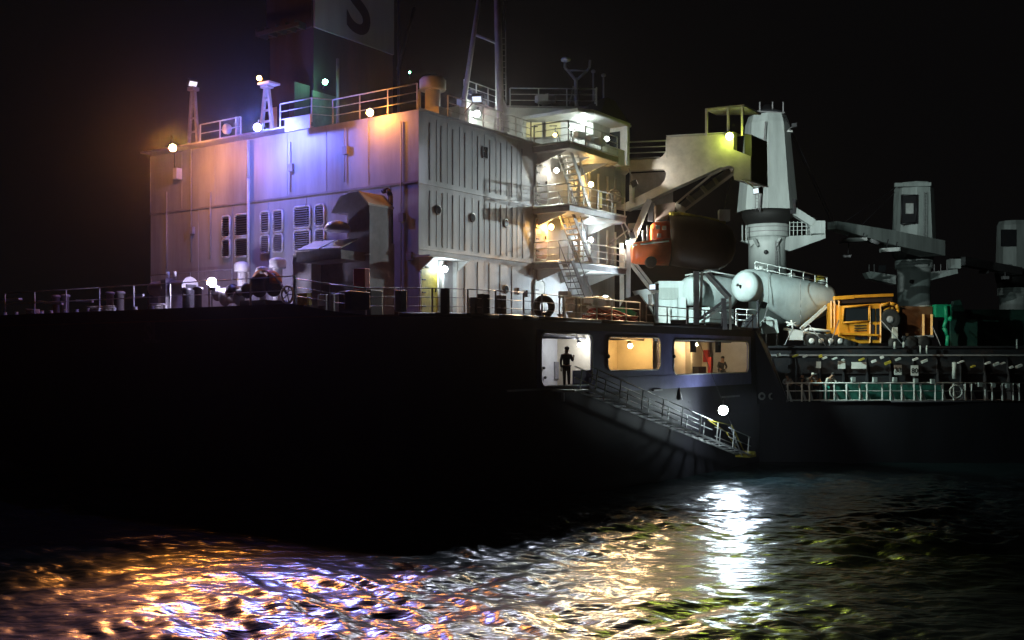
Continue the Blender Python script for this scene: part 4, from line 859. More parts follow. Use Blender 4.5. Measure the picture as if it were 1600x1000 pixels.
mb = MB(); mb.obox(Pp(1243, 524, 66.3), Vector((0.45, 0, 0)), Vector((0, 0.1, 0)), Vector((0, 0, 0.30))); mb.build('valve_box', M_WHITE, tt)
for a_, b_ in (((1228, 503), (1247, 510)), ((1236, 500), (1240, 518)), ((1230, 509), (1244, 504))): MB().tube(Pp(*a_, 66.4), Pp(*b_, 66.4), 0.06).build('valve_pipe', M_WHITE, tt)
t2 = tank_trailer(1072, 1150, 72, 'shorter pale tank trailer half hidden behind the forward davit frame', [(0, 445, 455, 0.2), (0.03, 434, 470, 0.7), (0.09, 430, 476, 0.95), (0.3, 430, 478, 1.0), (0.9, 430, 482, 1.0), (1.0, 436, 474, 0.8)])
MB().lathe(Pp(1077, 455, 70.9), Vector((-0.72, -0.69, 0)), [(0.95, -0.9), (0.98, 0.0), (0.80, 0.2), (0.45, 0.30), (0.08, 0.33)], 24).build('front_head', M_TANK, t2)
MB().sbox(Pp(1112, 505, 71.5), 4.0, 1.5, 1.0).build('chassis', M_TANK, t2)
for k in range(4): MB().bar(Pp(1096+k*14, 486, 70.5), Pp(1104+k*14, 498, 70.5), 0.08).build('strut', M_WHITE, t2)
MB().path([Pp(1070, 430, 71), Pp(1110, 424, 71), Pp(1150, 431, 71)], 0.05).build('hose', M_WHITE, t2)
# tractor like white boxes left of it
t = thing('tractor_unit', 'white tractor unit with boxy cab behind the aft davit frame', 'truck', Pp(1042, 500, 71))
MB().wbox(Pp(1045, 500, 72), 1.7, 2.2, 2.6).build('cab', M_TANK, t)
MB().wbox(Pp(1045, 468, 70.85), 1.3, 0.05, 0.8).build('windscreen', M_CRANE, t)
MB().wbox(Pp(1036, 507, 70.6), 0.9, 0.6, 1.2).build('tank_box', M_WHITE, t)
MB().wbox(Pp(1064, 500, 70.9), 0.5, 1.0, 1.5).build('side_box', M_TANK, t)
MB().lathe(Pp(1040, 512, 70.4), (0, -1, 0), [(0.45, -0.3), (0.5, 0), (0.25, 0.03)], 16).build('wheel', M_BLACK, t)
t = thing('flatbed_load', 'tilted grey panels stacked behind the aft davit frame', 'cargo', Pp(1003, 500, 68))
MB().prism([Pp(*p, 67) for p in ((988, 455), (1018, 450), (1022, 475), (1004, 482))], (0.1, 0.6, 0)).build('panel', M_GREY, t)
MB().prism([Pp(*p, 66.5) for p in ((994, 468), (1016, 466), (1020, 492), (1002, 496))], (0.1, 0.3, 0)).build('panel', M_RIB, t)
# hexagonal boxes
t = thing('hopper_box', 'grey six sided hopper box on posts below the big tank trailer', 'hopper', Pp(1202, 540, 65.5))
MB().prism([Pp(*p, 65.5) for p in ((1190, 503), (1200, 494), (1214, 500), (1217, 520), (1194, 522))], (0.1, 0.9, 0)).build('body', M_CRANE, t)
for px in (1197, 1214): MB().bar(Pp(px, 522, 65.6), Pp(px, 541, 65.6), 0.1).build('leg', M_GREY, t)
# ship light post left of hopper
MB().tube(Vector((Pp(1184, 545, 63).x, 63, 7.6)), Pp(1184, 470, 63), 0.08).build('hatch_post', M_DARK, label='thin dark post in front of the big tank head', cat='post')
railing([Pp(1150, 508, 64.5), Pp(1184, 510, 64.5)], 'short white railing beside the dark post by the tank head', 1.0, 3, 0.8, M_WHITE)
MB().prism([Pp(*p, 64.2) for p in ((1159, 520), (1166, 500), (1178, 490), (1184, 500), (1186, 520))], (0, 0.8, 0)).build('dark_cover', M_DARK, label='dark covered lump below the big tank head', cat='cover')
MB().lathe(Pp(1280, 438, 71.5), (0, -1, 0.1), [(0.32, 0), (0.34, 0.2), (0.25, 0.3)], 14).build('work_light', M_YEL2, label='dim round work light above the rear of the big tank trailer', cat='lamp')
# ---- yellow truck
yt = thing('yellow_truck', 'yellow truck with folded boom over its cab and a spare wheel', 'truck', Pp(1380, 541, 66.5))
d = 66.0
cab = [(1305, 476), (1358, 472), (1376, 474), (1376, 536), (1346, 537), (1336, 530), (1310, 524), (1300, 512)]
MB().prism([Pp(*p, d) for p in [(1311, 478), (1376, 474), (1376, 536), (1345, 537), (1310, 526)]], (0.35, 2.3, 0)).build('cab', M_YEL, yt, bevel=0.05)
fw = MB().prism([Pp(*p, d-0.03) for p in ((1320, 481), (1357, 479), (1357, 500), (1351, 503), (1319, 502))], (0, 0.02, 0)).build('windscreen', M_GLASS, yt)
MB().path([Pp(*p, d-0.06) for p in ((1318, 480), (1358.5, 477.5), (1358, 502), (1317, 504), (1318, 480))], 0.06).build('window_frame', M_YEL, fw)
for x in (1361, 1369): MB().prism([Pp(*p, d-0.05) for p in ((x, 482), (x+6, 482), (x+6, 502), (x, 503))], (0, 0.03, 0)).build('side_window', M_GLASS, yt)
for x in (1361.5, 1369.5): MB().prism([Pp(*p, d-0.05) for p in ((x, 507), (x+4.5, 507), (x+4.5, 522), (x, 522))], (0, 0.02, 0)).build('step_slot', M_DARK, yt)
MB().bar(Pp(1359.5, 478, d-0.06), Pp(1359.5, 536, d-0.06), 0.08).build('pillar', M_YEL, yt); MB().bar(Pp(1376, 476, d-0.06), Pp(1376, 536, d-0.06), 0.08).build('pillar', M_YEL, yt)
for y in (509, 513, 517): MB().bar(Pp(1335, y, d-0.05), Pp(1354, y-0.5, d-0.05), 0.05, 0.06).build('grille_bar', M_DARK, yt)
for x in (1341, 1351, 1366): MB().obox(Pp(x, 528, d-0.06), Vector((0.18, 0, 0)), Vector((0, 0.05, 0)), Vector((0, 0, 0.1))).build('headlight', M_DARK, yt)
MB().obox(Pp(1341, 522.5, d-0.2), Vector((1.2, 0, -0.05)), Vector((0, 0.15, 0)), Vector((0, 0, 0.06))).build('bumper', M_YEL, yt)
MB().bar(Pp(1303, 466, d+0.5), Pp(1333, 464, d+0.5), 0.5, 0.22).build('boom', M_YEL, yt); MB().bar(Pp(1332, 463.5, d+0.5), Pp(1394, 461.0, d+0.5), 0.45, 0.18).build('boom', M_YEL, yt)
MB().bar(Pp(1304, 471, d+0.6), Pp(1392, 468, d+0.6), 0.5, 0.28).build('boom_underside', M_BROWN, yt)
for px in (1304, 1311, 1299): MB().bar(Pp(px, 470, d+0.3), Pp(px, 512, d+0.3), 0.10).build('ladder_post', M_YEL, yt)
MB().path([Pp(*p, d-0.1) for p in ((1376, 477), (1390, 474), (1400, 476), (1404, 484), (1400, 492))], 0.11).build('crane_arm', M_YEL, yt)
MB().path([Pp(*p, d+0.1) for p in ((1380, 486), (1392, 480), (1398, 486))], 0.09).build('crane_arm', M_YEL, yt)
w = MB().lathe(Pp(1391, 499, d-0.1), (-0.2, -1, 0), [(0.55, -0.25), (0.66, -0.2), (0.66, 0.0), (0.55, 0.06), (0.34, 0.04)], 20).build('spare_wheel', M_BLACK, yt); MB().lathe(Pp(1391, 499, d-0.12), (-0.2, -1, 0), [(0.24, 0), (0.2, 0.08), (0.1, 0.1)], 12).build('hub', M_GREY, w)
MB().prism([Pp(*p, d+0.4) for p in ((1377, 480), (1403, 478), (1404, 534), (1377, 536))], (0.3, 1.8, 0)).build('engine_body', M_BROWN, yt)
MB().prism([Pp(*p, d+0.3) for p in ((1300, 472), (1311, 478), (1311, 526), (1298, 520))], (0.3, 2.0, 0)).build('rear_body', M_YEL, yt)
MB().prism([Pp(*p, d+0.8) for p in ((1402, 478), (1457, 479), (1457, 526), (1410, 527))], (0.4, 2.0, 0)).build('cargo_bed', M_BED, yt)
for px in (1443, 1456): MB().bar(Pp(px, 491, d+0.6), Pp(px, 524, d+0.6), 0.14).build('stake', M_YEL, yt)
MB().bar(Pp(1410, 527, d+0.5), Pp(1458, 525, d+0.5), 0.2, 0.14).build('bed_rail', M_GREY, yt)
for px in (1330, 1352, 1400, 1425, 1445): MB().lathe(Pp(px, 536, d-0.1+0.2), (0, -1, 0), [(0.4, -0.3), (0.46, -0.2), (0.46, 0), (0.2, 0.04)], 16).build('wheel', M_BLACK, yt)
MB().obox(Pp(1398, 520, d-0.2), Vector((0.15, 0, 0)), Vector((0, 0.1, 0)), Vector((0, 0, 0.35))).build('fuel_bottle', M_CREAM, yt)
# ---- green machine
gm = thing('green_machine', 'green machine with a bright box head on a jointed column', 'machine', Pp(1480, 541, 66.5))
MB().wbox(Pp(1468.5, 496, 67), 0.95, 1.2, 0.8).build('head_box', M_GREEN, gm)
MB().path([Pp(*p, 66.4) for p in ((1478, 478), (1479, 500), (1475, 512), (1481, 524), (1480, 540))], 0.13, 8).build('column', M_GREEN, gm)
MB().sphere(Pp(1485, 498, 66.2), 0.16, 10, 6).build('knuckle', M_GREEN, gm)
MB().wbox(Pp(1496, 541, 68), 1.7, 2.0, 1.7).build('body', M_DGREEN, gm)
MB().path([Pp(1436, 479, 67), Pp(1458, 477, 67)], 0.05).build('pipe', M_CRANE, gm)
MB().prism([Pp(*p, 68.5) for p in ((1488, 480), (1492, 470), (1500, 468), (1505, 480), (1512, 500), (1500, 515), (1490, 510))], (0.2, 1.0, 0)).build('covered_top', M_DGREEN, gm)
MB().wbox(Pp(1545, 541, 70), 4.2, 2.4, 2.4).build('dark_container', M_DGREEN, label='dull dark green container right of the green machine', cat='container', bevel=0.04)
MB().lathe(Pp(1590, 508, 70), (0, -1, 0), [(0.1, -1.5), (0.9, -1.4), (0.95, 0), (0.7, 0.2), (0.2, 0.3)], 20).build('round_tank', M_GREY, label='dim grey round tank at the far right edge', cat='tank')

# ================================================================ DECK CRANES
def crane(px, dep, ring_y0, ring_y1, label, tw_b, tw_t, ytop, colw, yplat0, yplat1):
    x = tn(px)*dep; c = Vector((x, dep, 0)); t = thing('deck_crane', label, 'crane', Vector((x, dep, MD)), 'deck cranes in a row')
    k = dep/F; zr0, zr1 = zz(ring_y1, dep), zz(ring_y0, dep); zt_ = zz(ytop, dep); zp0, zp1 = zz(yplat1, dep), zz(yplat0, dep)
    MB().lathe(c, UP, [(colw*k/2, MD), (colw*k/2, zp0-0.6), (colw*k/2*1.05, zp0)], 24).build('pedestal', M_CRANE, t)
    MB().lathe(c, UP, [(colw*k/2*1.12, zp0), (colw*k/2*1.15, zp0+0.1), (colw*k/2*1.15, zp1-0.1), (colw*k/2*1.1, zp1)], 24).build('ring_platform', M_CRANE, t)
    MB().lathe(c, UP, [(colw*k/2*1.1, zp1), (colw*k/2*1.35, zr1-0.5), (colw*k/2*1.35, zr1)], 24).build('slewing_ring', M_BLACK, t)
    for z in (zp0+0.4*(zp1-zp0), zp0+0.75*(zp1-zp0)): MB().ring(c+UP*z, UP, colw*k/2*1.16, 0.04, 24, 6).build('ring_band', M_GREY, t)
    rings = []
    for z, w in ((zr1, tw_b), (zt_-0.8, tw_t), (zt_, tw_t*0.86)):
        h = w*k/2; q = h*0.42; rings.append([c+A*a_+N*b_+UP*z for a_, b_ in ((h, q), (q, h), (-q, h), (-h, q), (-h, -q), (-q, -h), (q, -h), (h, -q))])
    MB().loft(rings, smooth=False).build('tower', M_CRANE, t)
    return t, c, k, zr1, zt_
c1, cc1, k1, zr, zt_ = crane(1199, 100, 331, 350, 'nearest deck crane, tall pale tower behind the boat gantry', 86, 62, 182, 58, 352, 372)
MB().lathe(cc1+UP*zt_, UP, [(1.5, 0), (1.7, 0.1), (1.7, 0.25), (0.8, 0.6), (0.3, 1.1)], 12).build('head', M_DARK, c1)
for dx in (-1.0, 0.2, 1.2): MB().bar(cc1+UP*(zt_)+Vector((dx, -1.2, 0)), cc1+UP*(zt_+1.1)+Vector((dx, -1.2, 0)), 0.1).build('head_post', M_GREY, c1)
MB().bar(Pp(1172, 173, 98), Pp(1226, 176, 98), 0.08).build('head_rail', M_GREY, c1)
MB().bar(Pp(1228, 205, 99), Pp(1238, 205, 99), 0.3, 0.2).build('side_lamp_arm', M_WHITE, c1)
MB().bar(Pp(1196, 190, 97.4), Pp(1187, 330, 97.0), 0.08, 0.1).build('tower_pipe', M_GREY, c1)
# outreach platform with winch box
MB().prism([Pp(*p, 99) for p in ((1228, 369), (1290, 366), (1290, 372), (1235, 392), (1214, 388))], (0, 2.0, 0)).build('outreach_bracket', M_CRANE, c1)
MB().prism([Pp(*p, 99) for p in ((1158, 376), (1172, 381), (1172, 386), (1186, 374))], (0, 0.6, 0)).build('left_bracket', M_CRANE, c1)
MB().wbox(Pp(1275, 366, 99.5), 1.3, 1.4, 1.2).build('operator_box', M_CRANE, c1)
for y0 in (348, 354, 360): MB().bar(Pp(1234, y0, 98.8), Pp(1290, y0-1, 98.8), 0.05).build('platform_rail', M_CRANE, c1)
for px in (1234, 1240, 1246, 1253, 1260, 1267, 1283, 1289): MB().bar(Pp(px, 346, 98.8), Pp(px, 368, 98.8), 0.07).build('platform_post', M_CRANE, c1)
MB().bar(Pp(1238, 329, 99), Pp(1270, 349, 99), 0.7, 0.7).build('jib_foot', M_CRANE, c1)
MB().wbox(Pp(1233, 335, 99), 0.9, 1.2, 1.4).build('side_winch', M_DARK, c1)
for px in (1160, 1166): MB().bar(Pp(px, 352, 98), Pp(px, 377, 98), 0.1).build('platform_post', M_CRANE, c1)
MB().sphere(Pp(1197, 394, 98.2), 0.22, 8, 6).build('pedestal_port', M_DARK, c1)
for px in (1178, 1219): MB().bar(Pp(px, 372, 98.0), Pp(px+(6 if px < 1190 else -6), 384, 98.2), 0.2).build('bracket', M_CRANE, c1)
c2, cc2, k2, zr, zt_ = crane(1428, 146, 392, 405, 'middle deck crane with a window recess, farther right', 62, 54, 287, 49, 407, 420)
MB().wbox(Pp(1421, 350, 143.2), 2.2, 0.4, 4.0).build('cab_recess', M_DARK, c2); MB().wbox(Pp(1421, 334, 142.9), 1.0, 0.3, 1.4).build('cab_window', M_WHITE, c2)
fr = [Pp(1410, 306, 143.0), Pp(1432, 305, 143.0), Pp(1431, 348, 143.0), Pp(1408, 350, 143.0)]
MB().path(fr+[fr[0]], 0.12).build('recess_frame', M_DARK, c2)
MB().bar(Pp(1398, 289, 143), Pp(1454, 288, 143), 0.4, 0.5).build('head', M_CRANE, c2)
for pts in (((1353, 426), (1360, 424), (1400, 430), (1400, 444), (1358, 435)), ((1446, 426), (1496, 420), (1497, 427), (1446, 440))): MB().prism([Pp(*p, 145) for p in pts], (0, 1.5, 0)).build('outreach_bracket', M_CRANE, c2)
MB().wbox(Pp(1490, 420, 145), 1.4, 1.5, 1.3).build('operator_box', M_CRANE, c2)
MB().wbox(Pp(1378, 425, 145), 1.0, 0.3, 0.9).build('winch_box', M_DARK, c2)
for px in (1358, 1366, 1460, 1470, 1480): MB().bar(Pp(px, 427, 145), Pp(px, 413, 145), 0.1).build('platform_post', M_GREY, c2)
MB().sphere(Pp(1424, 440, 143.5), 0.3, 8, 6).build('pedestal_port', M_DARK, c2)
j = thing('crane_jib', 'long grey jib of the middle crane lying level toward the nearest crane', 'crane jib', Pp(1300, 352, 119))
ja, jb = Pp(1300, 353, 119), Pp(1458, 389, 141)
x_ = (jb-ja).normalized(); sd = x_.cross(UP).normalized()
MB().loft([[ja+UP*0.5-sd*0.6, ja+UP*0.5+sd*0.6, ja-UP*0.35+sd*0.6, ja-UP*0.35-sd*0.6], [ja.lerp(jb, .5)+UP*0.9-sd, ja.lerp(jb, .5)+UP*0.9+sd, ja.lerp(jb, .5)-UP*0.9+sd, ja.lerp(jb, .5)-UP*0.9-sd], [jb+UP*1.0-sd*1.6, jb+UP*1.0+sd*1.6, jb-UP*1.0+sd*1.6, jb-UP*1.0-sd*1.6]], smooth=False).build('box_beam', M_CRANE, j)
MB().path([Pp(1362, 376, 124), Pp(1378, 382, 126)], 0.25).build('lug', M_GREY, j)
MB().prism([Pp(*p, 122) for p in ((1313, 380), (1319, 372), (1355, 371), (1355, 376), (1319, 379))], (0, 0.8, 0)).build('lamp_bar', M_WHITE, j)  # lamp bars hung under the jib; white paint stands for their light
MB().prism([Pp(*p, 128) for p in ((1377, 388), (1407, 386), (1407, 392), (1378, 394))], (0, 0.8, 0)).build('lamp_bar', M_WHITE, j)
MB().prism([Pp(*p, 122) for p in ((1317, 399), (1331, 398), (1329, 402), (1319, 402))], (0, 0.4, 0)).build('hook_block', M_GREY, j)
for a_, b_ in (((1325, 372), (1330, 360)), ((1348, 371), (1350, 364)), ((1325, 398), (1326, 379)), ((1385, 387), (1388, 374)), ((1400, 386), (1402, 378))): MB().bar(Pp(*a_, 122.3), Pp(*b_, 122.3), 0.10).build('hanger', M_DARK, j)
c3, cc3, k3, zr, zt_ = crane(1582, 190, 426, 436, 'farthest deck crane, dim tower at the right edge', 46, 42, 346, 38, 450, 462)
MB().wbox(Pp(1576, 385, 187.2), 2.6, 0.4, 3.0).build('cab_recess', M_DARK, c3)
j3 = thing('crane_jib', 'dim jib of the farthest crane lying level toward the middle crane', 'crane jib', Pp(1500, 405, 160))
MB().bar(Pp(1500, 408, 160), Pp(1590, 424, 186), 1.6, 1.3).build('box_beam', M_GREY, j3)
for x0, x1, y in ((1531, 1543, 425), (1566, 1575, 434)): MB().bar(Pp(x0, y, 170), Pp(x1, y, 170), 0.8, 0.5).build('lamp_bar', M_GREY, j3); MB().bar(Pp((x0+x1)/2, y, 170.3), Pp((x0+x1)/2, y-9, 170.3), 0.12).build('hanger', M_DARK, j3)

# ================================================================ MAIN DECK RAILING, NETTING
rt = thing('bulwark_railing', 'long pale railing with slanted stays along the edge of the main deck', 'railing', Pp(1400, 628, 61.0))
def rx(px): return 61.0+max(0, (px-1560)/100)*0.3
x0r, x1r = tn(1229)*61, 34.0
for z in (MD+1.08, MD+0.62, MD+0.08): MB().path([Vector((x0r, 61.15, z)), Vector((31, 61.15, z)), Vector((40, 61.75, z))], 0.045 if z > 5 else 0.03).build('rail', M_RAIL, rt)
px = 1231; k = 0; rr = random.Random(4)
while px < 1612:
    x = tn(px)*61.15; MB().bar(Vector((x, 61.15, MD)), Vector((x, 61.15, MD+1.08)), 0.07, 0.07).build('post', M_WHITE, rt)
    if k % 5 != 3:
        dx = rr.choice((-1, 1))*0.0+0.32+rr.uniform(-0.05, 0.1); MB().prism([Vector((x-0.02, 61.2, MD+1.0)), Vector((x+dx, 61.25, MD)), Vector((x+dx-0.14, 61.25, MD)), Vector((x-0.06, 61.2, MD+0.9))], (0, 0.05, 0)).build('stay', M_WHITE, rt)
    px += (22, 12, 26, 14, 20)[k % 5]*(1-0.25*(px-1230)/380); k += 1
mb = MB(); mb.prism([Vector((tn(1303)*61.5, 61.5, MD+0.05)), Vector((tn(1475)*61.5, 61.5, MD+0.05)), Vector((tn(1475)*61.5, 61.5, MD+0.95)), Vector((tn(1303)*61.5, 61.5, MD+1.02))], (0, 0.03, 0)); mb.build('netting', M_NET, label='dark green netting hung behind the left part of the main deck railing', cat='netting')
for i, (px, py) in enumerate(((1333, 593), (1367, 593), (1398, 593), (1431, 595), (1457, 596), (1531, 601), (1552, 602), (1574, 603))):
    MB().obox(Pp(px, py, 61.1), Vector((0.11, 0, 0)), Vector((0, 0.1, 0)), Vector((0, 0, 0.13))).build('rail_fitting', M_CRANE, label=('first', 'second', 'third', 'fourth', 'fifth', 'sixth', 'seventh', 'last')[i]+' small pale box from the left on top of the main deck railing', cat='fitting', group='boxes on the deck railing')
MB().ring(Pp(1494, 612, 61.0), (0, -1, 0), 0.36, 0.05, 20, 6).build('hose_reel', M_RAIL, label='round hose reel on the main deck railing below the thick pipe', cat='hose reel')

# ================================================================ PEOPLE
def person(loc, h, joints, label, mats, group=None, hair=(0.02, 0.015, 0.01), hat=None):
    """joints: name -> (x, y, z) in units of body height, x right, y away from the camera"""
    loc = Vector(loc); t = thing('person', label, 'person', loc, group)
    J = {k: Vector(v)*h for k, v in joints.items()}
    def skin(name, edges, radii, m, par):
        names = []; [names.append(n_) for e in edges for n_ in e if n_ not in names]
        me = bpy.data.meshes.new(name); me.from_pydata([tuple(J[n_]) for n_ in names], [(names.index(a_), names.index(b_)) for a_, b_ in edges], [])
        me.materials.append(m); o = bpy.data.objects.new(name, me); COL.objects.link(o); o.parent = par; ROOT[o.name] = loc
        md = o.modifiers.new('skin', 'SKIN')
        for i, n_ in enumerate(names): r = radii[n_]*h; me.skin_vertices[0].data[i].radius = (r, r)
        me.skin_vertices[0].data[0].use_root = True
        sb = o.modifiers.new('sub', 'SUBSURF'); sb.levels = 1; sb.render_levels = 2
        return o
    def sv(o):
        return o
    R = dict(pel=.085, wai=.075, che=.095, nec=.035, hd0=.05, hd1=.058, hd2=.045, lsh=.045, rsh=.045, lel=.03, rel=.03, lwr=.022, rwr=.022, lha=.024, rha=.024, lhi=.06, rhi=.06, lkn=.045, rkn=.045, lan=.03, ran=.03, lto=.028, rto=.028)
    E = [('pel', 'wai'), ('wai', 'che'), ('che', 'nec'), ('nec', 'hd0'), ('hd0', 'hd1'), ('hd1', 'hd2'), ('che', 'lsh'), ('lsh', 'lel'), ('lel', 'lwr'), ('lwr', 'lha'), ('che', 'rsh'), ('rsh', 'rel'), ('rel', 'rwr'), ('rwr', 'rha'), ('pel', 'lhi'), ('lhi', 'lkn'), ('lkn', 'lan'), ('lan', 'lto'), ('pel', 'rhi'), ('rhi', 'rkn'), ('rkn', 'ran'), ('ran', 'rto')]
    body = bskin('body', E, R, M_SKIN, J, h, t, loc)
    R2 = {k: v*1.14+0.004 for k, v in R.items()}
    bskin('jacket', [e for e in E if e in (('wai', 'che'), ('che', 'lsh'), ('lsh', 'lel'), ('lel', 'lwr'), ('che', 'rsh'), ('rsh', 'rel'), ('rel', 'rwr'), ('pel', 'wai'))], R2, mats[0], J, h, t, loc)
    bskin('trousers', [('pel', 'lhi'), ('lhi', 'lkn'), ('lkn', 'lan'), ('pel', 'rhi'), ('rhi', 'rkn'), ('rkn', 'ran')], R2, mats[1], J, h, t, loc)
    hc = J['hd1'].lerp(J['hd2'], .5)+loc
    off_t = MB(); off_t.sphere(hc+UP*0.02*h+Vector((0, 0.008*h, 0)), 0.062*h, 10, 7, 0.9)
    off_t.build('cap' if hat else 'hair', hat or M_BLACK, t)
    for k_ in ('lha', 'rha'):
        p = J[k_]+loc; q = (J[k_]-J[k_[0]+'wr']).normalized(); sdv = q.cross(Vector((0, 1, 0))); sdv = sdv.normalized() if sdv.length > .01 else Vector((1, 0, 0))
        for f_ in range(4): MB().path([p+sdv*(f_-1.5)*0.009*h, p+sdv*(f_-1.5)*0.010*h+q*0.028*h, p+sdv*(f_-1.5)*0.010*h+q*(0.045+0.004*(f_ % 3))*h-UP*0.006*h], 0.0055*h, 5).build('finger', M_SKIN, t)
        MB().path([p-sdv*0.02*h, p-sdv*0.032*h+q*0.018*h], 0.006*h, 5).build('thumb', M_SKIN, t)
    for s_ in ('l', 'r'):
        MB().obox(J[s_+'to'].lerp(J[s_+'an'], .4)+loc-UP*0.012*h, (J[s_+'to']-J[s_+'an']).normalized()*0.06*h, Vector((0.028*h, 0, 0)), UP*0.018*h).build('shoe', M_BLACK, t)
    return t
def bskin(name, edges, radii, m, J, h, par, loc):
    bm = bmesh.new(); names = []
    for e in edges:
        for n_ in e:
            if n_ not in names: names.append(n_)
    lay = bm.verts.layers.skin.verify(); vs = []
    for n_ in names:
        v = bm.verts.new(J[n_]); v[lay].radius = (radii[n_]*h, radii[n_]*h*0.85); v[lay].use_root = (n_ == names[0]); vs.append(v)
    for a_, b_ in edges: bm.edges.new((vs[names.index(a_)], vs[names.index(b_)]))
    me = bpy.data.meshes.new(name); bm.to_mesh(me); bm.free(); me.materials.append(m)
    o = bpy.data.objects.new(name, me); COL.objects.link(o); o.parent = par; ROOT[o.name] = loc
    md = o.modifiers.new('skin', 'SKIN'); md.use_smooth_shade = True
    sb = o.modifiers.new('sub', 'SUBSURF'); sb.levels = 2; sb.render_levels = 2
    dg = bpy.context.evaluated_depsgraph_get(); m2 = bpy.data.meshes.new_from_object(o.evaluated_get(dg)); o.modifiers.clear(); o.data = m2
    if not m2.materials: m2.materials.append(m)
    return o
STAND = dict(pel=(0, 0, .53), wai=(0, 0, .62), che=(0, 0, .76), nec=(0, 0, .85), hd0=(0, -.01, .89), hd1=(0, -.015, .94), hd2=(0, -.01, .975), lsh=(-.11, 0, .80), rsh=(.11, 0, .80), lel=(-.14, 0, .64), rel=(.14, 0, .64), lwr=(-.13, -.05, .50), rwr=(.13, -.05, .50), lha=(-.13, -.06, .46), rha=(.13, -.06, .46), lhi=(-.055, 0, .50), rhi=(.055, 0, .50), lkn=(-.06, -.01, .28), rkn=(.06, -.01, .28), lan=(-.06, 0, .045), ran=(.065, 0, .045), lto=(-.07, -.09, .02), rto=(.075, -.09, .02))
def pose(**k): d = dict(STAND); d.update(k); return d
def lean(sx=0.0, a=0.18, hx=0.0):
    return pose(pel=(0, .06, .52), wai=(sx*.3, .02, .61), che=(sx*.7, -.06, .73), nec=(sx, -a*.6, .80), hd0=(sx+hx*.3, -a*.75, .835), hd1=(sx+hx, -a*.9, .875), hd2=(sx+hx, -a*.9, .91), lsh=(sx-.11, -.09, .76), rsh=(sx+.11, -.09, .76), lel=(sx-.17, -.15, .64), rel=(sx+.17, -.15, .64), lwr=(sx-.09, -.22, .60), rwr=(sx+.09, -.22, .60), lha=(sx-.06, -.25, .605), rha=(sx+.06, -.25, .605), lhi=(-.055, .06, .49), rhi=(.055, .06, .49), lkn=(-.06, .02, .28), rkn=(.06, .02, .28), lan=(-.06, .05, .045), ran=(.06, .05, .045), lto=(-.07, -.04, .02), rto=(.07, -.04, .02))
s = so(885, OS-0.4); p = W(s, OS-0.4, 5.61)
person(p, 1.72, pose(rel=(.15, -.02, .66), rwr=(.17, -.10, .74), rha=(.17, -.12, .78), hd1=(.01, -.02, .94), hd2=(.015, -.02, .975), lkn=(-.05, -.02, .28), lan=(-.05, .02, .045)), 'dark dressed person standing at the head of the gangway, one hand raised', (M_CLOTHD, M_CLOTHD))
people = [(1234, -0.1, 0.2, 'person in pale top at the left end of the group on the main deck railing', M_CLOTHL, M_CLOTHD), (1249, 0.05, 0.15, 'person in dark clothes, second from the left at the main deck railing', M_CLOTHD, M_CLOTHD), (1262, 0.08, 0.25, 'person in pale shirt leaning out over the railing, third from the left', M_CLOTHL, M_CLOTHD), (1276, -0.05, 0.2, 'person in orange vest, fourth from the left at the main deck railing', M_CLOTHO, M_CLOTHD), (1292, 0.10, 0.22, 'person bending forward at the left end of the green netting', M_CLOTHL, M_CLOTHG)]
for px, sx, a_, l_, m0, m1 in people:
    x = tn(px)*61.6; person((x, 61.6, MD), 1.72+0.03*sx*10, lean(sx, a_, sx*0.5), l_, (m0, m1), 'people leaning on the main deck railing', hat=M_CREAM if px in (1262,) else None)
SIT = pose(pel=(0, 0, .30), wai=(0, 0, .39), che=(.02, -.02, .53), nec=(.03, -.03, .61), hd0=(.04, -.04, .65), hd1=(.04, -.05, .70), hd2=(.04, -.05, .735), lsh=(-.08, -.02, .57), rsh=(.12, -.02, .57), lel=(-.13, -.08, .43), rel=(.16, -.08, .43), lwr=(-.08, -.2, .36), rwr=(.1, -.2, .36), lha=(-.07, -.24, .35), rha=(.09, -.24, .35), lhi=(-.055, 0, .29), rhi=(.055, 0, .29), lkn=(-.07, -.23, .29), rkn=(.07, -.23, .29), lan=(-.07, -.22, .045), ran=(.07, -.22, .045), lto=(-.075, -.31, .02), rto=(.075, -.31, .02))
for px, l_ in ((1127, 'dark seated person by the rightmost lit side opening'),):
    p = W(so(px, 4.6), 4.6, 5.61); person(p, 1.7, SIT, l_, (M_CLOTHD, M_CLOTHD))
    MB().sbox(p+A*0.0+UP*0.0, 1.4, 0.5, 0.42).build('gallery_locker', M_DARK, label='low dark locker that the seated person sits on', cat='locker')

# ================================================================ GANGWAY
gw = thing('gangway', 'long aluminium gangway slanting down the dark hull to a foot painted with yellow light', 'gangway', Po(905, 607, OS+0.7))
ga, gb = Po(908, 608, OS+0.75), Po(1163, 711, OS+0.95)
M_ALU = mat('aluminium', (0.55, 0.56, 0.55), 0.4, metal=0.3, var=0.3, scale=5)
di = (gb-ga).normalized(); wv = N*0.38
for sg in (-1, 1):
    MB().bar(ga+wv*sg, gb+wv*sg, 0.04, 0.10).build('stringer', M_ALU, gw)
n = 22
for k in range(n):
    c = ga.lerp(gb, (k+0.5)/n)+UP*0.05; MB().obox(c, A*0.09, N*0.36, UP*0.018).build('tread', M_ALU, gw)
for sg in (-1, 1):
    for (u0, u1) in ((0.0, 0.42), (0.42, 0.70), (0.82, 0.99)):
        for hh in (0.5, 0.98): MB().tube(ga.lerp(gb, u0)+wv*sg+UP*hh+di*0.12, ga.lerp(gb, u1)+wv*sg+UP*hh+di*0.12, 0.025).build('handrail', M_ALU, gw)
    for k in range(9):
        u = 0.03+k*0.118; c = ga.lerp(gb, u)+wv*sg; MB().bar(c, c+UP*0.98+di*0.2, 0.045).build('stanchion', M_ALU, gw)
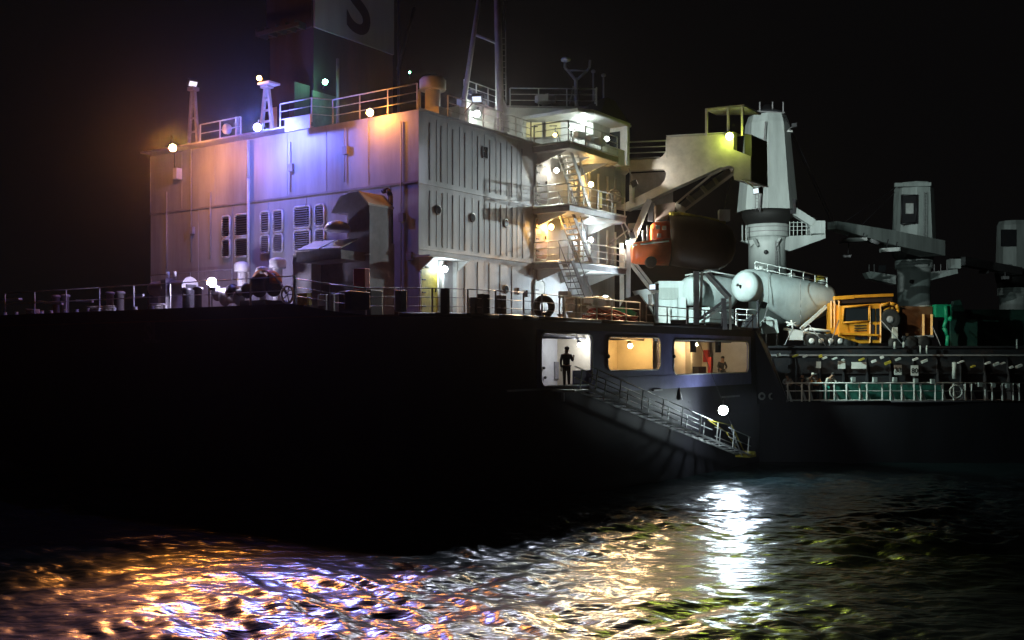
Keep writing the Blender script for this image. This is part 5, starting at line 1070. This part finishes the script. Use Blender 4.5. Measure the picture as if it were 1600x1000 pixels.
MB().box(so(878, OS+0.6), so(912, OS+0.6), OS+0.05, OS+1.2, 5.50, 5.58).build('head_platform', M_ALU, gw)
MB().bar(W(so(880, OS+1.1), OS+1.1, 5.5), W(so(880, OS+1.1), OS+1.1, 5.15), 0.08).build('platform_lug', M_ALU, gw)
foot = gb+di*0.2
MB().obox(foot, A*0.45, N*0.42, UP*0.06).build('foot_platform', M_YEL2, gw)  # yellow light falling on the foot is put into its paint
MB().tube(foot+A*0.3-N*0.4+UP*0.1, foot+A*0.3+N*0.4+UP*0.1, 0.14).build('roller', mat('foot_lit_yellow', (0.7, 0.6, 0.12), 0.5), gw)
MB().bar(foot+UP*0.05, Po(1143, 664, OS+0.9), 0.05).build('brace', M_YEL2, gw); MB().bar(foot-A*0.5, Po(1141, 666, OS+0.9), 0.05).build('brace', M_ALU, gw)
MB().path([Po(1141, 664, OS+0.9), Po(1106, 656, OS+0.9), Po(1135, 675, OS+0.9), Po(1150, 700, OS+0.9)], 0.025).build('safety_rope', M_YEL2, gw)
MB().tube(Po(1143, 664, OS+0.6), Po(1090, 528, OS+0.5), 0.012).build('fall_wire', M_DARK, label='thin steel wire from the shell down to the foot of the gangway', cat='wire')

# ================================================================ LAMPS THAT LIGHT THE PICTURE
ORG = (1.0, 0.34, 0.05); BLU = (0.15, 0.19, 1.0); WHT = (0.88, 1.0, 0.92); AMB = (1.0, 0.60, 0.18); GRN = (0.30, 1.0, 0.55); YGR = (0.80, 1.0, 0.12); COOL = (0.80, 0.95, 1.0)
SEA = Vector((-6, 24, 0.4))
lamp(Ps(270, 231, -2.4), ORG, 600, 'orange lamp at the left end of the house top over the aft wall', 0.17, Ps(268, 212, -0.7), sea=29000, cone=44, aim=Vector((-3, 13, 0.4)))
lamp(Ps(402, 199, -1.9), BLU, 1800, 'blue white lamp in the middle of the aft house top', 0.16, Ps(404, 188, -0.7), sea=40000, cone=44, scol=(0.22,0.27,1.0), aim=Vector((-4, 13, 0.4)))
lamp(Ps(405, 122, -0.9), ORG, 90, 'orange lamp on the tall lamp frame left of the funnel', 0.11, Ps(416, 130, -0.5))
lamp(Ps(508, 128, fs0-0.0), GRN, 60, 'green lamp on the dark side of the funnel casing', 0.13, W(fs0+0.6, fo+0.05, zz(128, 52)))
lamp(Ps(578, 176, -0.7), ORG, 330, 'orange lamp on the aft edge of the house top near the corner', 0.15, Ps(578, 168, 0.1), sea=12000, cone=44, aim=Vector((-2, 13, 0.4)))
lamp(Pp(640, 113, 60), (0.2, 1.0, 0.5), 6, 'tiny green lamp between the funnel and the big ventilator', 0.06, Pp(640, 122, 60))
lamp(Po(745, 178, -3.4), WHT, 170, 'white lamp on the wheelhouse wall beside the mast', 0.16, Po(747, 168, -4.0), sea=14000, cone=60, scol=(1.0, 0.85, 0.7), aim=Vector((0, 18, 0.4)))
lamp(Pp(912, 191, 56.3), WHT, 105, 'white lamp under the roof of the bridge wing shelter', 0.14, Pp(912, 186, 56.4))
lamp(Pp(948, 217, 55.2), WHT, 20, 'round white lamp at the forward end of the bridge wing', 0.13, Pp(952, 226, 55.3))
lamp(Pp(892, 201, 55.0), WHT, 25, 'small white lamp left in the gear on the bridge wing', 0.08, Pp(894, 210, 55.3))
lamp(Pp(867, 211, 54), AMB, 12, 'small yellowish lamp by the wheelhouse windows', 0.10, Pp(868, 200, 55.5))
lamp(W(so(868, 0.4), 0.45, 16.35), (1.0, 0.93, 0.75), 70, 'white lamp on the wall of the middle balcony behind the stairs', 0.12, W(so(868, 0), 0.0, 16.7), sea=5000, cone=70, scol=(0.9, 0.95, 0.85), aim=Vector((-3, 26, 0.4)))
lamp(W(so(922, 0.4), 0.45, 16.1), AMB, 130, 'warm lamp on the wall at the forward end of the middle balcony', 0.13, W(so(922, 0), 0.0, 16.4))
lamp(W(so(861, 0.4), 0.4, 13.45), (1.0, 0.52, 0.12), 170, 'amber lamp beside the pinkish door on the lowest balcony', 0.13, W(so(861, 0), 0.0, 13.8), sea=13000, cone=70, scol=(1.0, 0.62, 0.3), aim=Vector((-3, 26, 0.4)))
lamp(W(so(922, 0.4), 0.45, 13.15), COOL, 110, 'white lamp behind the stairs on the lowest balcony', 0.12, W(so(922, 0), 0.0, 13.5))
lamp(W(so(695, 0.45), 0.45, 10.75), COOL, 75, 'white lamp over the yellow door under the canopy', 0.13, W(so(695, 0), 0.05, 11.1))
lamp(W(so(941, 2.0), 2.2, 9.9), COOL, 260, 'white lamp on the poop above the white life raft', 0.14, W(so(941, 0), 0.0, 10.6))
lamp(W(-4.7, os_(331, -4.7), zz(441, d_s(331, -4.7))), (0.72, 0.64, 1.0), 560, 'bright white lamp low on the poop between winch and reels', 0.2, W(-4.7, os_(331, -4.7), 8.95))
lamp(gp(1137, 216)-Vector((0, 0.5, 0)), YGR, 75, 'yellow green lamp on top of the boat gantry', 0.21, gp(1138, 205), sea=2200, aim=Vector((9, 24, 0.4)), cone=40)
lamp(W(so(906, 4.7), 4.7, 7.45), (0.9, 0.95, 1.0), 75, 'white lamp inside the leftmost side opening', 0.09, W(so(906, 4.7), 4.5, 8.0))
lamp(W(so(985, 4.5), 4.5, 7.45), (1.0, 0.62, 0.22), 130, 'warm lamp inside the middle side opening', 0.11, W(so(985, 4.5), 4.3, 8.0))
lamp(W(so(1088, 3.8), 3.8, 7.6), (1.0, 0.72, 0.38), 130, 'warm lamp inside the rightmost side opening', 0.07, W(so(1088, 3.4), 3.1, 7.9))
lamp(W(so(1150, 3.8), 3.8, 7.6), (0.9, 1.0, 0.9), 35, 'cooler lamp at the forward end of the rightmost side opening', 0.06, W(so(1150, 3.4), 3.1, 7.9))
lamp(Po(1130, 641, OS+1.6), COOL, 330, 'dazzling white lamp hanging on the hull over the gangway foot', 0.24, Po(1130, 625, OS+0.02), sea=2300, scol=(0.7, 0.85, 1.0), aim=Vector((19, 45, 0.8)), cone=150)
# boxed floodlights added to brighten cargo, cranes, walls, boat and water
added_flood(W(16.5, 1.5, 14.0), Pp(1150, 460, 68), (0.75, 1.0, 0.95), 13000, 'fill light added on the front of the house aimed at the tank trailers', 60, mount=W(16.4, 0.05, 13.2))
added_flood(W(17.7, -1.5, 20.7), cc1+UP*24, (0.86, 1.0, 0.96), 62000, 'fill light added beside the bridge wing aimed at the nearest crane', 26, mount=W(17.0, -1.5, 20.3))
added_flood(Pp(1231, 200, 97)+Vector((0.4, -1.0, 0)), Pp(1430, 350, 145), (0.75, 1.0, 0.95), 12000, 'fill light added on the crane tower aimed at the middle crane', 26, mount=Pp(1229, 204, 97.8))
added_flood(W(22.8, 6.6, 9.8), Vector((28, 61.2, 5.2)), (0.72, 1.0, 0.9), 3400, 'fill light added on an arm at the end of the poop aimed at the deck railing', 80, mount=W(22.8, 5.4, 8.6))
added_flood(Pp(1176, 228, 61)+Vector((0, -0.3, 0)), Pp(1340, 505, 65), (1.0, 0.86, 0.62), 4200, 'fill light added at the end of the gantry aimed at the yellow truck', 44, mount=Pp(1172, 232, 61))
added_flood(W(19, 7.5, 15.8), W(4.2, 0, 13.2), (0.80, 0.94, 0.97), 4600, 'fill light added on an outrigger at the end of the gantry aimed aft along the ribbed wall', 34, mount=gp(1160, 280))
lamp(W(so(1000, 1.5)-3, 2.4, 12.9), WHT, 60, 'soft white lamp added under the forward end of the middle balcony', 0.12, W(so(1000, 1.5)-3, 2.0, 13.9), sea=11000, scol=(1.0, 0.66, 0.34), aim=Vector((2, 22, 0.4)), cone=60)  # lamp added for the warm reflections on the water

added_flood(W(ps1+0.4, 2.5, 13.4), Pp(1040, 350, 55.6), (1.0, 0.93, 0.8), 1000, 'fill light added at the balcony end aimed at the orange boat', 100, mount=W(ps1, 2.1, 14.0))
added_flood(W(ps1+0.6, 3.4, 10.6), W(3.5, 0, 10.4), (0.75, 0.90, 1.0), 1300, 'fill light added on the aft davit leg aimed along the lower ribbed wall', 70, mount=W(ps1+1.0, 3.4, 10.6))
added_flood(W(-0.6, os_(302, -0.6), 20.6), W(-3.2, os_(500, -3.2), 11.5), (0.92, 0.84, 1.0), 3600, 'fill light added on the tall tapered post aimed at the casing', 27, mount=W(-0.5, os_(302, -0.5), 20.2))
added_flood(W(so(742, 0.6), 0.7, 18.5), Vector((-4, 27, 0.4)), (0.75, 0.82, 1.0), 6000, 'fill light added on the starboard roof rail aimed down at the water', 66, mount=W(so(742, 0.6), 0.0, 18.0))
added_flood(W(17.2, 1.3, 16.6), gp(1075, 250), (1.0, 0.93, 0.84), 240, 'fill light added at the forward corner of the bridge wing aimed at the gantry', 75, mount=W(17.0, 0.9, 17.4))
# crane ladders, wires and lashings
for (cx_, y0, y1, dep, w_, own) in ((1181, 215, 328, 97.2, 5, c1), (1212, 376, 425, 98.0, 4, c1), (1444, 300, 385, 143, 4, c2)):
    for dx in (0, w_): MB().tube(Pp(cx_+dx, y0, dep), Pp(cx_+dx-1, y1, dep-0.6), 0.035).build('ladder_rail', M_GREY, own)
    n_ = int((y1-y0)/5)
    mbl = MB()
    for k in range(n_): y = y0+(k+.5)*(y1-y0)/n_; mbl.tube(Pp(cx_, y, dep-0.3), Pp(cx_+w_, y, dep-0.3), 0.025, n=5)
    o_ = mbl.build('ladder_rungs', M_GREY, own, kind='stuff')
for a_, b_, own in ((Pp(1226, 180, 98), Pp(1304, 349, 118), c1), (Pp(1222, 178, 98), Pp(1300, 350, 118), c1), (Pp(1400, 292, 143), Pp(1312, 352, 121), c2), (Pp(1399, 300, 143), Pp(1340, 358, 124), c2)):
    MB().tube(a_, b_, 0.03, n=5).build('hoist_wire', M_DARK, own)
for x0, y0, x1, y1 in ((1240, 512, 1226, 539), (1262, 505, 1290, 540), (1200, 480, 1180, 540), (1376, 500, 1412, 540), (1311, 500, 1296, 540), (1457, 510, 1470, 540)):
    MB().tube(Pp(x0, y0, 65.6), Pp(x1, y1, 65.0), 0.03, n=5).build('lashing_chain', M_GREY, tt if x0 < 1300 else yt)
# ================================================================ HAZE ADDED FOR THE GLOW ROUND THE LAMPS
HAZE = 0.000042
hz = MB().obox((0, 0, 25.5), Vector((3600, 0, 0)), Vector((0, 3600, 0)), Vector((0, 0, 27.5)))
hm = bpy.data.materials.new('glow_haze'); hm.use_nodes = True; hn = hm.node_tree; hn.nodes.clear()
ho = hn.nodes.new('ShaderNodeOutputMaterial'); hv = hn.nodes.new('ShaderNodeVolumePrincipled'); hv.inputs['Density'].default_value = HAZE; hv.inputs['Color'].default_value = (0.85, 0.85, 0.88, 1); hv.inputs['Anisotropy'].default_value = 0.93
hn.links.new(hv.outputs[0], ho.inputs['Volume'])
hz.build('glow_haze', hm, kind='stuff')
